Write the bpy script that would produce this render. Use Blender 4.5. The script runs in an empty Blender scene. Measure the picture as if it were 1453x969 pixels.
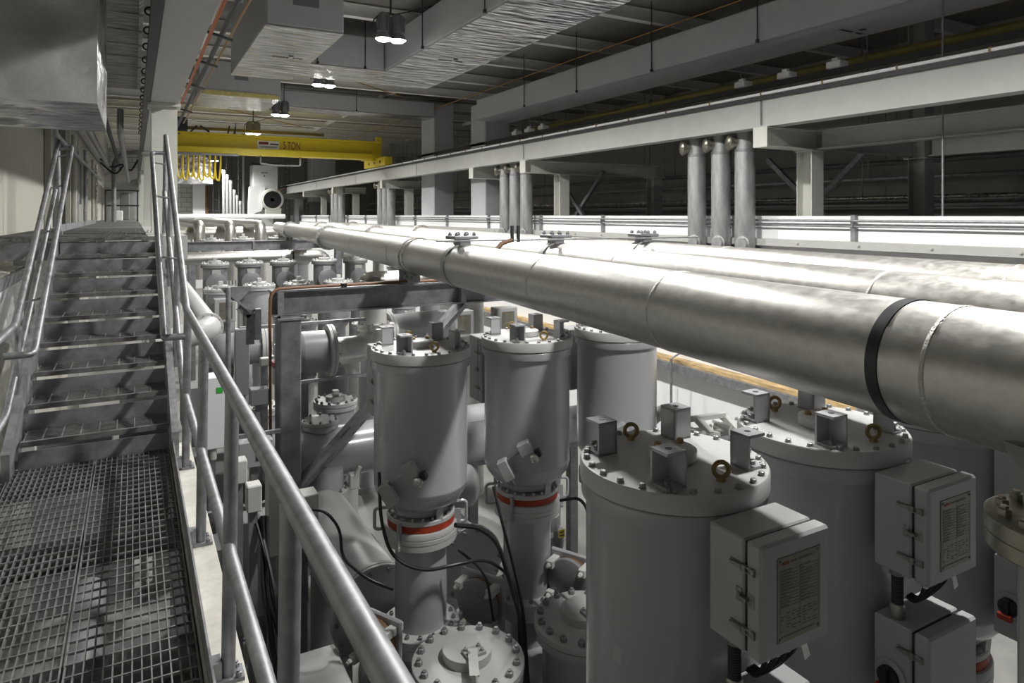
import bpy, math, random
from mathutils import Vector, Matrix
random.seed(7)
scene = bpy.context.scene
COL = scene.collection
PI = math.pi
# ---------------------------------------------------------------- camera frame (1453 x 969)
FPX, YAW, EYE, PCX, PCY = 969.0, math.radians(28.95), 1.6, 726.5, 305.0
SN, CS = math.sin(YAW), math.cos(YAW)
def at(px, py, X=None, Y=None, z=None, d=None):
    u = (px-PCX)/FPX; v = (PCY-py)/FPX
    rx, ry = SN+u*CS, CS-u*SN
    if z is not None: t = (z-EYE)/v
    elif X is not None: t = X/rx
    elif Y is not None: t = Y/ry
    else: t = d
    return Vector((rx*t, ry*t, EYE+v*t))

# ---------------------------------------------------------------- materials
def mat(name, col, rough=.5, metal=0., var=.0, scale=6., bump=0., bscale=40., emit=None, estr=0., coat=0., stretch=None, spec=.5):
    m = bpy.data.materials.new(name); m.use_nodes = True
    nt = m.node_tree; b = nt.nodes['Principled BSDF']
    b.inputs['Roughness'].default_value = rough
    b.inputs['Metallic'].default_value = metal
    b.inputs['Specular IOR Level'].default_value = spec
    b.inputs['Base Color'].default_value = (*col, 1)
    if coat: b.inputs['Coat Weight'].default_value = coat; b.inputs['Coat Roughness'].default_value = .12
    tc = nt.nodes.new('ShaderNodeTexCoord'); src = tc.outputs['Object']
    if stretch:
        mp = nt.nodes.new('ShaderNodeMapping'); mp.inputs['Scale'].default_value = stretch
        nt.links.new(src, mp.inputs['Vector']); src = mp.outputs['Vector']
    if var:
        n = nt.nodes.new('ShaderNodeTexNoise'); n.inputs['Scale'].default_value = scale
        n.inputs['Detail'].default_value = 6; n.inputs['Roughness'].default_value = .65
        nt.links.new(src, n.inputs['Vector'])
        r = nt.nodes.new('ShaderNodeValToRGB')
        lo = [max(0, c*(1-var)) for c in col]; hi = [min(1, c*(1+var)) for c in col]
        r.color_ramp.elements[0].color = (*lo, 1); r.color_ramp.elements[1].color = (*hi, 1)
        r.color_ramp.elements[0].position = .3; r.color_ramp.elements[1].position = .7
        nt.links.new(n.outputs['Fac'], r.inputs['Fac']); nt.links.new(r.outputs['Color'], b.inputs['Base Color'])
        mr = nt.nodes.new('ShaderNodeMapRange')
        mr.inputs['From Min'].default_value = .3; mr.inputs['From Max'].default_value = .7
        mr.inputs['To Min'].default_value = max(.03, rough-min(.07,var*.4)); mr.inputs['To Max'].default_value = min(1, rough+min(.07,var*.4))
        nt.links.new(n.outputs['Fac'], mr.inputs['Value']); nt.links.new(mr.outputs['Result'], b.inputs['Roughness'])
    if bump:
        n2 = nt.nodes.new('ShaderNodeTexNoise'); n2.inputs['Scale'].default_value = bscale; n2.inputs['Detail'].default_value = 4
        nt.links.new(src, n2.inputs['Vector'])
        bp = nt.nodes.new('ShaderNodeBump'); bp.inputs['Strength'].default_value = bump; bp.inputs['Distance'].default_value = .02
        nt.links.new(n2.outputs['Fac'], bp.inputs['Height']); nt.links.new(bp.outputs['Normal'], b.inputs['Normal'])
    if emit:
        b.inputs['Emission Color'].default_value = (*emit, 1); b.inputs['Emission Strength'].default_value = estr
    return m
M = {}
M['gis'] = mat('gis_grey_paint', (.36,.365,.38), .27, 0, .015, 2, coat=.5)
M['gism'] = mat('gis_mid_grey_paint', (.27,.275,.285), .3, 0, .05, 3, coat=.3)
M['lid'] = mat('lid_grey_paint', (.43,.43,.425), .42, 0, .03, 5)
M['box'] = mat('enclosure_paint', (.34,.345,.345), .30, 0, .015, 3)
M['pale'] = mat('pale_machine_paint', (.52,.52,.50), .45, 0, .06, 5)
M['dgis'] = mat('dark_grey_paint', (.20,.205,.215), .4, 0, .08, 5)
M['alu'] = mat('aluminium_pipe', (.52,.51,.485), .40, .95, .14, 34, bump=.02, bscale=160, stretch=(1,.6,1))
M['aluv'] = mat('aluminium_vertical', (.36,.365,.365), .5, .55, .3, 9, bump=.05, bscale=50, stretch=(1,1,.25))
M['weld'] = mat('weld_bead', (.5,.49,.47), .5, .9, .25, 40, bump=.4, bscale=140)
M['galv'] = mat('galvanised_steel', (.31,.315,.33), .50, .65, .3, 14, bump=.03)
M['galvd'] = mat('galvanised_dull', (.27,.275,.29), .55, .55, .3, 10, bump=.03)
M['grate'] = mat('grating_steel', (.22,.22,.215), .55, .5, .3, 18)
M['beam'] = mat('galvanised_beam', (.23,.235,.25), .5, .6, .3, 6, bump=.02)
M['cream'] = mat('cream_steel_paint', (.60,.60,.55), .5, 0, .06, 4)
M['creamd'] = mat('grey_steel_paint', (.46,.46,.44), .55, 0, .06, 4)
M['curb'] = mat('weathered_cream_curb', (.55,.53,.48), .75, 0, .2, 8)
M['white'] = mat('white_wall_panel', (.86,.87,.88), .42, 0, .02, 2)
M['ivory'] = mat('ivory_wall', (.42,.41,.36), .75, 0, .05, 2)
M['bay'] = mat('dark_bay_wall', (.46,.44,.40), .8, 0, .15, 1.5)
M['deck'] = mat('roof_deck_paint', (.30,.29,.265), .7, 0, .08, 2)
M['purlin'] = mat('purlin_paint', (.82,.81,.78), .6, 0, .05, 4)
M['duct'] = mat('white_duct_jacket', (.50,.51,.53), .38, 0, .04, 3)
M['conc'] = mat('concrete', (.30,.295,.28), .85, 0, .15, 2, bump=.1)
M['yellow'] = mat('crane_yellow', (.78,.62,.03), .42, 0, .06, 4)
M['yelcab'] = mat('yellow_cable', (.62,.46,.02), .5)
M['yelpipe'] = mat('yellow_pipe', (.20,.165,.035), .5, 0, .15, 6)
M['black'] = mat('black_rubber', (.012,.012,.014), .45)
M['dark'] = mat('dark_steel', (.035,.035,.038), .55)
M['tape'] = mat('black_tape', (.02,.02,.024), .4, 0, .1, 20)
M['amber'] = mat('amber_conduit', (.36,.20,.06), .55)
M['orange'] = mat('orange_conduit', (.42,.10,.015), .55)
M['rust'] = mat('orange_brown_cable', (.17,.085,.04), .6)
M['tan'] = mat('tan_cable', (.34,.22,.10), .6)
M['red'] = mat('red_ring', (.33,.035,.010), .5, 0, .15, 12)
M['brass'] = mat('bronze_eyebolt', (.27,.19,.085), .5, .6, .2, 20)
M['bolt'] = mat('zinc_bolt', (.27,.27,.27), .45, .6, .2, 30)
M['steel'] = mat('bright_steel', (.66,.65,.62), .28, .95, .1, 10)
M['zinc'] = mat('zinc_sprayed_pipe', (.55,.55,.53), .38, .55, .12, 10)
M['latch'] = mat('latch_steel', (.30,.29,.26), .35, .8, .15, 30)
M['flange'] = mat('bronze_steel_flange', (.33,.31,.265), .32, .85, .2, 12)
M['plate'] = mat('nameplate_metal', (.20,.19,.155), .35, .5, .1, 12)
M['ink'] = mat('engraved_ink', (.10,.095,.08), .6)
M['redink'] = mat('red_ink', (.20,.03,.015), .6)
M['wood'] = mat('plywood', (.50,.35,.17), .7, 0, .6, 5, stretch=(1,.5,3))
M['sticker'] = mat('white_sticker', (.85,.85,.82), .5)
M['green'] = mat('green_tag', (.05,.45,.06), .5)
M['yelltag'] = mat('yellow_tag', (.75,.6,.03), .5)
M['lamp'] = mat('lamp_lens', (1,1,.98), .4, emit=(1,.985,.93), estr=30)
M['insul'] = mat('yellow_insulation', (.72,.62,.25), .7, 0, .25, 12, bump=.3)
# crumpled foil
def foil(name, col, rough, bump, sc):
    m = mat(name, col, rough, .85)
    nt = m.node_tree; b = nt.nodes['Principled BSDF']
    cr = nt.nodes.new('ShaderNodeValToRGB'); cr.color_ramp.elements[0].position = .35; cr.color_ramp.elements[1].position = .68
    cr.color_ramp.elements[0].color = (col[0]*.42, col[1]*.42, col[2]*.43, 1); cr.color_ramp.elements[1].color = (*col, 1)  # light and dark streaks in the colour stand in for foil glints
    tc = nt.nodes.new('ShaderNodeTexCoord')
    mp = nt.nodes.new('ShaderNodeMapping'); mp.inputs['Scale'].default_value = (.7, 3.4, 1)
    n = nt.nodes.new('ShaderNodeTexNoise'); n.inputs['Scale'].default_value = sc; n.inputs['Detail'].default_value = 7
    n.inputs['Distortion'].default_value = 1.2
    v = nt.nodes.new('ShaderNodeTexVoronoi'); v.inputs['Scale'].default_value = sc*1.5
    mx = nt.nodes.new('ShaderNodeMath'); mx.operation = 'ADD'
    bp = nt.nodes.new('ShaderNodeBump'); bp.inputs['Strength'].default_value = bump; bp.inputs['Distance'].default_value = .10
    L = nt.links.new
    L(tc.outputs['Object'], mp.inputs['Vector']); L(mp.outputs['Vector'], n.inputs['Vector']); L(mp.outputs['Vector'], v.inputs['Vector'])
    L(n.outputs['Fac'], mx.inputs[0]); L(v.outputs['Distance'], mx.inputs[1]); L(n.outputs['Fac'], cr.inputs['Fac']); L(cr.outputs['Color'], b.inputs['Base Color']); L(mx.outputs[0], bp.inputs['Height']); L(bp.outputs['Normal'], b.inputs['Normal'])
    return m
M['foil'] = foil('crinkled_foil', (.74,.74,.75), .20, .55, 1.7)
M['foild'] = mat('soft_foil_jacket', (.58,.58,.58), .42, .35, .08, 3, bump=.8, bscale=4)
M['whitem'] = mat('white_machine_paint', (.62,.62,.61), .45, 0, .04, 3)
M['foilr'] = foil('ribbed_foil', (.40,.40,.39), .5, .4, 4)
def blocks():
    m = mat('painted_block', (.6,.6,.58), .7)
    nt = m.node_tree; b = nt.nodes['Principled BSDF']
    tc = nt.nodes.new('ShaderNodeTexCoord'); mp = nt.nodes.new('ShaderNodeMapping')
    mp.inputs['Rotation'].default_value = (PI/2, 0, 0)
    k = nt.nodes.new('ShaderNodeTexBrick'); k.inputs['Scale'].default_value = 1
    k.inputs['Brick Width'].default_value = .6; k.inputs['Row Height'].default_value = .3; k.inputs['Mortar Size'].default_value = .02
    k.inputs['Color1'].default_value = (.60,.60,.58,1); k.inputs['Color2'].default_value = (.54,.54,.52,1); k.inputs['Mortar'].default_value = (.3,.3,.29,1)
    L = nt.links.new
    L(tc.outputs['Object'], mp.inputs['Vector']); L(mp.outputs['Vector'], k.inputs['Vector']); L(k.outputs['Color'], b.inputs['Base Color'])
    return m
M['block'] = blocks()

# ---------------------------------------------------------------- mesh builder
def frame(axis):
    a = Vector(axis).normalized()
    h = Vector((0,0,1)) if abs(a.z) < .95 else Vector((1,0,0))
    u = h.cross(a).normalized(); return u, a.cross(u).normalized(), a
def fillet(pts, rb, n=5):
    pts = [Vector(p) for p in pts]; out = [pts[0]]
    for i in range(1, len(pts)-1):
        a, b, c = pts[i-1], pts[i], pts[i+1]
        d1 = (a-b); d2 = (c-b); l = min(rb, d1.length*.49, d2.length*.49)
        p, q = b+d1.normalized()*l, b+d2.normalized()*l
        for k in range(n+1):
            t = k/n; out.append(p*(1-t)**2 + b*2*t*(1-t) + q*t*t)
    out.append(pts[-1]); return out
class MB:
    def __init__(s): s.v = []; s.f = []
    def add(s, vs, fs):
        o = len(s.v); s.v += [Vector(p) for p in vs]; s.f += [tuple(i+o for i in f) for f in fs]; return s
    def box(s, x0, x1, y0, y1, z0, z1, mtx=None):
        vs = [Vector((x, y, z)) for z in (z0, z1) for y in (y0, y1) for x in (x0, x1)]
        if mtx: vs = [mtx @ p for p in vs]
        return s.add(vs, [(0,2,3,1),(4,5,7,6),(0,1,5,4),(2,6,7,3),(0,4,6,2),(1,3,7,5)])
    def bar(s, p, q, w, h, up=(0,0,1)):
        p, q = Vector(p), Vector(q); a = (q-p).normalized(); upv = Vector(up)
        if abs(a.dot(upv)) > .98: upv = Vector((0,1,0))
        x = a.cross(upv).normalized(); y = x.cross(a).normalized(); vs = []
        for e in (p, q):
            for sx, sy in ((-1,-1),(1,-1),(1,1),(-1,1)): vs.append(e + x*sx*w/2 + y*sy*h/2)
        return s.add(vs, [(3,2,1,0),(4,5,6,7),(0,1,5,4),(1,2,6,5),(2,3,7,6),(3,0,4,7)])
    def bbox(s, x0, x1, y0, y1, z0, z1, c=.008):   # box with chamfered edges
        vs = []; sx = (x0, x1); sy = (y0, y1); sz = (z0, z1); idx = {}
        for i in (0,1):
            for j in (0,1):
                for k in (0,1):
                    P = [sx[i], sy[j], sz[k]]; D = [c*(1-2*i), c*(1-2*j), c*(1-2*k)]
                    for a in range(3):
                        q = [P[m] + (0 if m == a else D[m]) for m in range(3)]
                        idx[i,j,k,a] = len(vs); vs.append(q)
        fs = []
        for a in range(3):
            b, e = (a+1)%3, (a+2)%3
            for sgn in (0,1):
                def g(p, q):
                    t = [0,0,0]; t[a] = sgn; t[b] = p; t[e] = q; return idx[t[0],t[1],t[2],a]
                q = (g(0,0), g(1,0), g(1,1), g(0,1)); fs.append(q if sgn else q[::-1])
        for a in range(3):
            b, e = (a+1)%3, (a+2)%3
            for p in (0,1):
                for q in (0,1):
                    def g(n, ax):
                        t = [0,0,0]; t[a] = n; t[b] = p; t[e] = q; return idx[t[0],t[1],t[2],ax]
                    w = (g(0,b), g(1,b), g(1,e), g(0,e)); fs.append(w if (p+q)%2 == 0 else w[::-1])
        for i in (0,1):
            for j in (0,1):
                for k in (0,1):
                    w = tuple(idx[i,j,k,a] for a in range(3)); fs.append(w if (i+j+k)%2 else w[::-1])
        return s.add(vs, fs)
    def lathe(s, prof, c=(0,0,0), axis=(0,0,1), n=32, caps=True):
        c = Vector(c); u, w, a = frame(axis); vs = []; fs = []
        for r, h in prof:
            for k in range(n):
                t = 2*PI*k/n; vs.append(c + a*h + (u*math.cos(t) + w*math.sin(t))*r)
        for i in range(len(prof)-1):
            for k in range(n):
                k2 = (k+1)%n; fs.append((i*n+k, i*n+k2, (i+1)*n+k2, (i+1)*n+k))
        if caps:
            fs.append(tuple(range(n))[::-1]); o = (len(prof)-1)*n; fs.append(tuple(o+k for k in range(n)))
        return s.add(vs, fs)
    def cyl(s, p, q, r, n=16, r2=None):
        p, q = Vector(p), Vector(q); return s.lathe([(r, 0), (r if r2 is None else r2, (q-p).length)], p, q-p, n)
    def ring(s, p, axis, ro, ri, h, n=32):        # flat annulus of height h
        return s.lathe([(ri,0),(ro,0),(ro,h),(ri,h),(ri,0)], p, axis, n, caps=False)
    def tube(s, pts, r, n=12, bend=None, closed=False):
        pts = fillet(pts, bend) if bend else [Vector(p) for p in pts]
        P = [pts[0]]
        for p in pts[1:]:
            if (p-P[-1]).length > 1e-5: P.append(p)
        pts = P; m = len(pts); vs = []; fs = []
        T = []
        for i in range(m):
            if closed: t = pts[(i+1)%m]-pts[i-1]
            else: t = pts[min(i+1, m-1)]-pts[max(i-1, 0)]
            T.append(t.normalized())
        u, w, a = frame(T[0])
        for i in range(m):
            if i:
                q = T[i-1].rotation_difference(T[i]); u = q @ u; w = q @ w
            for k in range(n):
                t = 2*PI*k/n; vs.append(pts[i] + (u*math.cos(t)+w*math.sin(t))*r)
        for i in range(m if closed else m-1):
            j = (i+1)%m
            for k in range(n):
                k2 = (k+1)%n; fs.append((i*n+k, i*n+k2, j*n+k2, j*n+k))
        if not closed:
            fs.append(tuple(range(n))[::-1]); fs.append(tuple((m-1)*n+k for k in range(n)))
        return s.add(vs, fs)
    def torus(s, c, axis, R, r, n=20, m=8):
        u, w, a = frame(axis); c = Vector(c)
        return s.tube([c + (u*math.cos(2*PI*k/n)+w*math.sin(2*PI*k/n))*R for k in range(n)], r, m, closed=True)
    def prism(s, poly, p, ax, ay, az, h):          # 2D polygon in ax,ay at p, extruded along az by h
        p, ax, ay, az = Vector(p), Vector(ax), Vector(ay), Vector(az); n = len(poly)
        vs = [p+ax*a+ay*b for a, b in poly] + [p+ax*a+ay*b+az*h for a, b in poly]
        fs = [tuple(range(n))[::-1], tuple(range(n, 2*n))] + [(i, (i+1)%n, (i+1)%n+n, i+n) for i in range(n)]
        return s.add(vs, fs)
    def sph(s, c, r, n=16, m=8, sc=(1,1,1)):
        vs = []; fs = []; c = Vector(c)
        for i in range(1, m):
            ph = PI*i/m
            for k in range(n):
                t = 2*PI*k/n; vs.append(c+Vector((r*sc[0]*math.sin(ph)*math.cos(t), r*sc[1]*math.sin(ph)*math.sin(t), r*sc[2]*math.cos(ph))))
        vs += [c+Vector((0,0,r*sc[2])), c-Vector((0,0,r*sc[2]))]; T, B = len(vs)-2, len(vs)-1
        for i in range(m-2):
            for k in range(n):
                k2 = (k+1)%n; fs.append((i*n+k, (i+1)*n+k, (i+1)*n+k2, i*n+k2))
        for k in range(n):
            k2 = (k+1)%n; fs.append((k, k2, T)); fs.append(((m-2)*n+k2, (m-2)*n+k, B))
        return s.add(vs, fs)
    def rot(s, mtx):
        s.v = [mtx @ p for p in s.v]; return s
    def hexbolts(s, pts, r=.012, h=.012, axis=(0,0,1)):
        for p in pts: s.lathe([(r,0),(r,h),(r*.6,h*1.15),(r*.6,h*1.5)], p, axis, 6)
        return s

ROOTM = {}
def root_of(o):
    while o.parent: o = o.parent
    return o
def tag(o, label=None, cat=None, group=None, kind=None):
    if label: o['label'] = label
    if cat: o['category'] = cat
    if group: o['group'] = group
    if kind: o['kind'] = kind
    return o
def obj(name, mb, m, parent=None, ang=38, flat=False, label=None):
    """one mesh object; vertices are given in world coordinates"""
    vs = mb.v
    if parent is None:
        lo = Vector([min(p[i] for p in vs) for i in range(3)]); hi = Vector([max(p[i] for p in vs) for i in range(3)])
        org = Vector(((lo.x+hi.x)/2, (lo.y+hi.y)/2, lo.z)); inv = Matrix.Translation(-org)
    else:
        inv = ROOTM[root_of(parent).name].inverted()
    me = bpy.data.meshes.new(name); me.from_pydata([inv @ p for p in vs], [], mb.f); me.update()
    me.materials.append(M[m] if isinstance(m, str) else m)
    if not flat:
        for p in me.polygons: p.use_smooth = True
        me.set_sharp_from_angle(angle=math.radians(ang))
    o = bpy.data.objects.new(name, me); COL.objects.link(o)
    if parent is None:
        o.location = org; ROOTM[o.name] = Matrix.Translation(org)
    else: o.parent = parent
    if label: o['label'] = label
    return o
def thing(name, label, cat, loc, group=None, rotz=0):
    o = bpy.data.objects.new(name, None); COL.objects.link(o)
    o.location = loc; o.rotation_euler = (0,0,rotz); o.empty_display_size = .1
    ROOTM[o.name] = Matrix.Translation(Vector(loc)) @ Matrix.Rotation(rotz, 4, 'Z')
    return tag(o, label, cat, group)
KIDS = {}
def kids(o): return [c for c in bpy.data.objects if c.parent == o]
def dup(src, delta, label=None, group=None, rotz=0, skip=()):
    r = src.copy(); COL.objects.link(r); r.location = src.location + Vector(delta); r.rotation_euler.z = src.rotation_euler.z + rotz
    ROOTM[r.name] = Matrix.Translation(r.location) @ Matrix.Rotation(r.rotation_euler.z, 4, 'Z')
    if label: r['label'] = label
    if group: r['group'] = group
    def rec(a, b):
        for ch in kids(a):
            if ch.name.split('.')[0] in skip: continue
            c = ch.copy(); COL.objects.link(c); c.parent = b; rec(ch, c)
    rec(src, r); return r
def single(name, mb, m, label, cat, group=None, **k): return tag(obj(name, mb, m, **k), label, cat, group)
def struct(name, mb, m, **k): return tag(obj(name, mb, m, **k), kind='structure')
def textmesh(s, size, mtx, name, m, parent, depth=.004):
    cu = bpy.data.curves.new(name, 'FONT'); cu.body = s; cu.size = size; cu.extrude = depth; cu.align_x = 'CENTER'; cu.align_y = 'CENTER'
    t = bpy.data.objects.new(name, cu); COL.objects.link(t)
    dg = bpy.context.evaluated_depsgraph_get(); me = bpy.data.meshes.new_from_object(t.evaluated_get(dg))
    bpy.data.objects.remove(t); bpy.data.curves.remove(cu)
    mb = MB(); mb.add([mtx @ v.co for v in me.vertices], [tuple(p.vertices) for p in me.polygons])
    bpy.data.meshes.remove(me)
    return obj(name, mb, m, parent, flat=True)
def bolts(pts, r, h, axis, m, parent, name='bolt'):
    pts = [Vector(p) for p in pts]; b0 = obj(name, MB().hexbolts([pts[0]], r, h, axis), m, parent)
    R = ROOTM[root_of(parent).name].to_3x3().inverted()
    for p in pts[1:]:
        k = b0.copy(); k.location = R @ (p-pts[0]); COL.objects.link(k); k.parent = parent
def ibeam_poly(w, h, tf=.018, tw=.014):
    return [(-w/2,0),(w/2,0),(w/2,tf),(tw/2,tf),(tw/2,h-tf),(w/2,h-tf),(w/2,h),(-w/2,h),(-w/2,h-tf),(-tw/2,h-tf),(-tw/2,tf),(-w/2,tf)]
# ================================================================ SETTING
FZ = -3.0
struct('floor', MB().box(-1.6, 16.6, -4, 52, FZ-.2, FZ), 'conc')
struct('ceiling', MB().box(-1.6, 16.6, -4, 52, 5.80, 6.0), 'deck')
w = MB().box(-1.55, -1.35, -4, 14.2, FZ, 5.8).box(-1.55, -1.35, 18.2, 49, FZ, 5.8).box(-1.55,-1.35,14.2,18.2,3.6,5.8).box(-1.55,-1.35,14.2,18.2,FZ,1.3)
struct('wall_left', w, 'ivory')
struct('trim_1', MB().box(-2.4, -2.3, 14, 18.4, FZ, 5.8), 'bay')
struct('wall_right', MB().box(9.0, 9.15, -4, 46.5, FZ, 1.585), 'white')
struct('wall_bay', MB().box(16.4, 16.6, -4, 52, FZ, 5.8), 'bay')
struct('wall_far', MB().box(-1.55, 3.75, 47.6, 47.9, FZ, 5.8), 'block')
struct('wall_recess', MB().box(3.0, 16.6, 51.5, 51.8, FZ, 5.8), 'bay')
# roof purlins across the hall and light ribs along it
n = 0
for k in range(-5, 15):
    y = 10.85 + 2.52*k
    n += 1; struct('trim_%d' % (n+1), MB().prism(ibeam_poly(.16,.26,.02,.016), (-1.35, y, 5.52), (0,1,0), (0,0,1), (1,0,0), 17.7), 'purlin')
for x in (1.4, 7.6, 13.2):
    n += 1; struct('trim_%d' % (n+1), MB().box(x-.05, x+.05, -4, 51, 5.66, 5.8), 'purlin')

# ================================================================ CRANE RUNWAYS
single('runway_beam', MB().prism(ibeam_poly(.30,.50,.025,.02), (.32,-3.9,2.95), (1,0,0), (0,0,1), (0,1,0), 51), 'creamd',
       'grey crane runway beam carried by the wide column above the stair landing', 'beam')
def hooks(name, X, z, y0, y1, step, r, m, parent):
    y = y0
    while y < y1:
        obj(name, MB().torus((X, y, z), (0,1,0), r, r*.28, 12, 6), m, parent); y += step
t = thing('cable_strip', 'dark cable strip with hooks along the stair side of the runway beam', 'cable strip', (.13, -2, 2.93))
obj('strip', MB().box(.095,.165,-3.5,30,2.94,3.02), 'dark', t)
hooks('hook', .088, 2.97, 3.0, 13, .55, .026, 'dark', t)
def conduit(name, X, z, y0, y1, r, m, label, cat='conduit', grp=None):
    return single(name, MB().tube([(X,y0,z),(X,y1,z)], r, 8), m, label, cat, grp)
conduit('orange_conduit', .56, 3.12, -3.5, 30, .016, 'orange', 'orange conduit beside the runway beam over the stair')
conduit('orange_conduit', .50, 3.30, -3.5, 30, .010, 'orange', 'thin orange conduit against the web of the runway beam')
conduit('feeder_conduit', .66, 3.16, -3.5, 30, .020, 'dark', 'black conduit running next to the orange conduit over the stair')
conduit('feeder_conduit', .70, 3.22, -3.5, 30, .012, 'dark', 'thin black conduit outside the thicker black conduit over the stair')
conduit('feeder_conduit', .80, 3.30, -3.5, 14, .012, 'tan', 'tan conduit outermost of the conduits over the stair')
for i, y in enumerate((6.3, 7.5, 8.9, 11, 14, 18, 23)):
    single('conduit_bracket', MB().bar((.33,y,3.20),(.74,y,3.10),.03,.02), 'dark', 'small dark bracket crossing under the conduits beside the runway beam', 'bracket', 'brackets carrying the conduits')
# column on the landing
def hcol(x0, x1, y0, y1, z0, z1, tf=.018):
    mb = MB(); xm = (x0+x1)/2
    return mb.box(x0,x1,y0,y0+tf,z0,z1).box(x0,x1,y1-tf,y1,z0,z1).box(xm-tf/2,xm+tf/2,y0+tf,y1-tf,z0,z1)
LZ = 1.372
t = thing('runway_column', 'cream steel column with base plate on the stair landing', 'column', (.32, 9.4, LZ), 'columns under the landing side runway beam')
obj('shaft', hcol(.18,.46,9.25,9.55,LZ+.02,2.91), 'cream', t)
obj('cap_plate', MB().box(.14,.50,9.2,9.6,2.91,2.948), 'cream', t)
obj('base_plate', MB().box(.12,.52,9.15,9.65,LZ,LZ+.02).hexbolts([(a,b,LZ+.02) for a in (.15,.49) for b in (9.19,9.61)], .014,.014), 'cream', t)
for i, y in enumerate((7.2, 14.4, 21.6, 28.8)):
    dup(t, (0, y, 0), 'cream runway column beyond the landing, %s behind the nearest column' % ('first','second','third','fourth')[i])
# far runway
RX = 8.3
t = thing('runway_beam', 'long pale grey crane runway beam above the white wall', 'beam', (RX+.15, -3.9, 2.93), None)
obj('girder', MB().prism(ibeam_poly(.26,.46,.022,.24), (RX+.13,-3.9,2.93), (1,0,0), (0,0,1), (0,1,0), 50.4), 'creamd', t)
obj('rail', MB().box(RX+.10,RX+.16,-3.9,46.5,3.392,3.46), 'dark', t)
for i, y in enumerate((7.2, 14.4, 21.6, 28.8, 36)):
    obj('splice_joint', MB().box(RX-.024,RX-.0195,y-.008,y+.008,2.95,3.37), 'dark', t)
obj('edge_shade_strip', MB().box(RX-.035,RX-.003,-3.9,46.5,3.335,3.393), 'dark', t)  # dark strip added for the shade under the top flange edge
cp = thing('runway_conduit', 'white conduit held by hooks along the top of the pale runway beam', 'conduit', (RX, 0, 3.39))
obj('pipe', MB().tube([(RX-.0,-3.9,3.425),(RX-.0,46,3.425)], .026, 8), 'white', cp)
hooks('hook', RX-.0, 3.425, .9, 24, 1.05, .036, 'tan', cp)
single('tan_cable', MB().tube([(RX+.055,-3.9,3.43),(RX+.055,46,3.43)], .022, 8), 'tan', 'brown cable lying behind the white conduit on the pale runway beam', 'cable')
# brackets + columns of the bay behind the white wall
names = ('first','second','third','fourth','fifth','sixth','seventh')
BY = (7.2, 14.4, 17.3, 25.3, 32.6, 39.0, 45.2)
for i, y in enumerate(BY):
    xe = 12.5 if i == 1 else (9.9 if i else 9.55)
    b = thing('runway_bracket', 'cream bracket beam under the pale runway beam, %s one from the camera end' % names[i], 'bracket', (RX, y, 2.62), 'brackets under the pale runway')
    obj('arm', MB().prism(ibeam_poly(.26,.305,.02,.014), (RX-.02,y,2.622), (0,1,0), (0,0,1), (1,0,0), xe-RX), 'cream', b)
    obj('end_plate', MB().box(RX-.045,RX-.02,y-.13,y+.13,2.622,2.925), 'cream', b)
    c = thing('bay_column', 'cream column rising behind the white wall under the %s bracket' % names[i], 'column', (9.4, y, FZ), 'columns behind the white wall')
    obj('shaft', hcol(9.25,9.53,y-.14,y+.14,FZ,2.60), 'cream', c)
    obj('cap_plate', MB().box(9.22,9.56,y-.17,y+.17,2.60,2.62), 'cream', c)
for i, y in enumerate((7.2, 14.4, 21.6, 28.8, 36)):
    c = thing('bay_column', 'pale column in the second line behind the white wall, %s from the camera end' % names[i], 'column', (12.4, y, FZ), 'second line columns behind the white wall')
    obj('shaft', hcol(12.25,12.55,y-.15,y+.15,FZ,5.5 if i != 1 else 2.60), 'creamd', c)
    obj('cap_plate', MB().box(12.2,12.6,y-.2,y+.2,2.60,2.62), 'cream', c)
single('floor_beam', MB().prism(ibeam_poly(.22,.30,.02,.014), (9.42,-3.9,2.622), (1,0,0), (0,0,1), (0,1,0), 10.9), 'creamd', 'mauve grey beam running from the first bracket past the frame edge', 'beam')
single('floor_beam', MB().prism(ibeam_poly(.22,.32,.02,.014), (12.4,-3.9,2.64), (1,0,0), (0,0,1), (0,1,0), 10.9), 'cream', 'cream beam in the second line behind the mauve grey beam', 'beam')
single('tie_beam', MB().prism(ibeam_poly(.16,.25,.02,.014), (9.56,7.2,2.64), (0,1,0), (0,0,1), (1,0,0), 2.6), 'creamd', 'cross beam joining the first and second line columns behind the white wall', 'beam')
for i, (y, x) in enumerate(((8.3, 11.0), (14.9, 10.3))):
    s_ = thing('cross_brace', ('grey X brace beside the cream column near the three pipe risers', 'grey X brace behind the second riser trio')[i], 'brace', (x, y, FZ))
    obj('strut_foot', MB().box(x-.06,x+.16,y-1.0,y-.85,FZ,.95).box(x-.06,x+.16,y+1.05,y+1.2,FZ,.95), 'galvd', s_)
    obj('strut', MB().bar((x,y-.9,.9),(x,y+1.1,2.7),.09,.09), 'galv', s_)
    obj('strut', MB().bar((x+.1,y-.9,2.7),(x+.1,y+1.1,.9),.09,.09), 'galv', s_)
for i, (x, z, r, m) in enumerate(((13.6,2.35,.05,'galvd'),(13.4,1.95,.05,'steel'),(14.2,1.9,.07,'galvd'),(14.6,2.75,.06,'galvd'),(15.2,1.75,.05,'galvd'))):
    sp_ = thing('service_pipe', 'grey service pipe through the dark bay behind the white wall, %s counted outwards' % names[i], 'pipe', (x,20,z), 'pipes in the dark bay'); obj('pipe', MB().tube([(x,-3.5,z),(x,44,z)], r, 10), m, sp_)
    for yy in (2,9,16,23,30,37): obj('hanger', MB().cyl((x,yy,z),(x,yy,5.8),.012,6), 'galvd', sp_)
single('hanging_rod', MB().cyl((9.2,5.06,1.0),(9.2,5.06,5.8),.014,8), 'galv', 'thin vertical rod hanging past the pale runway beam', 'rod')
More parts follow.
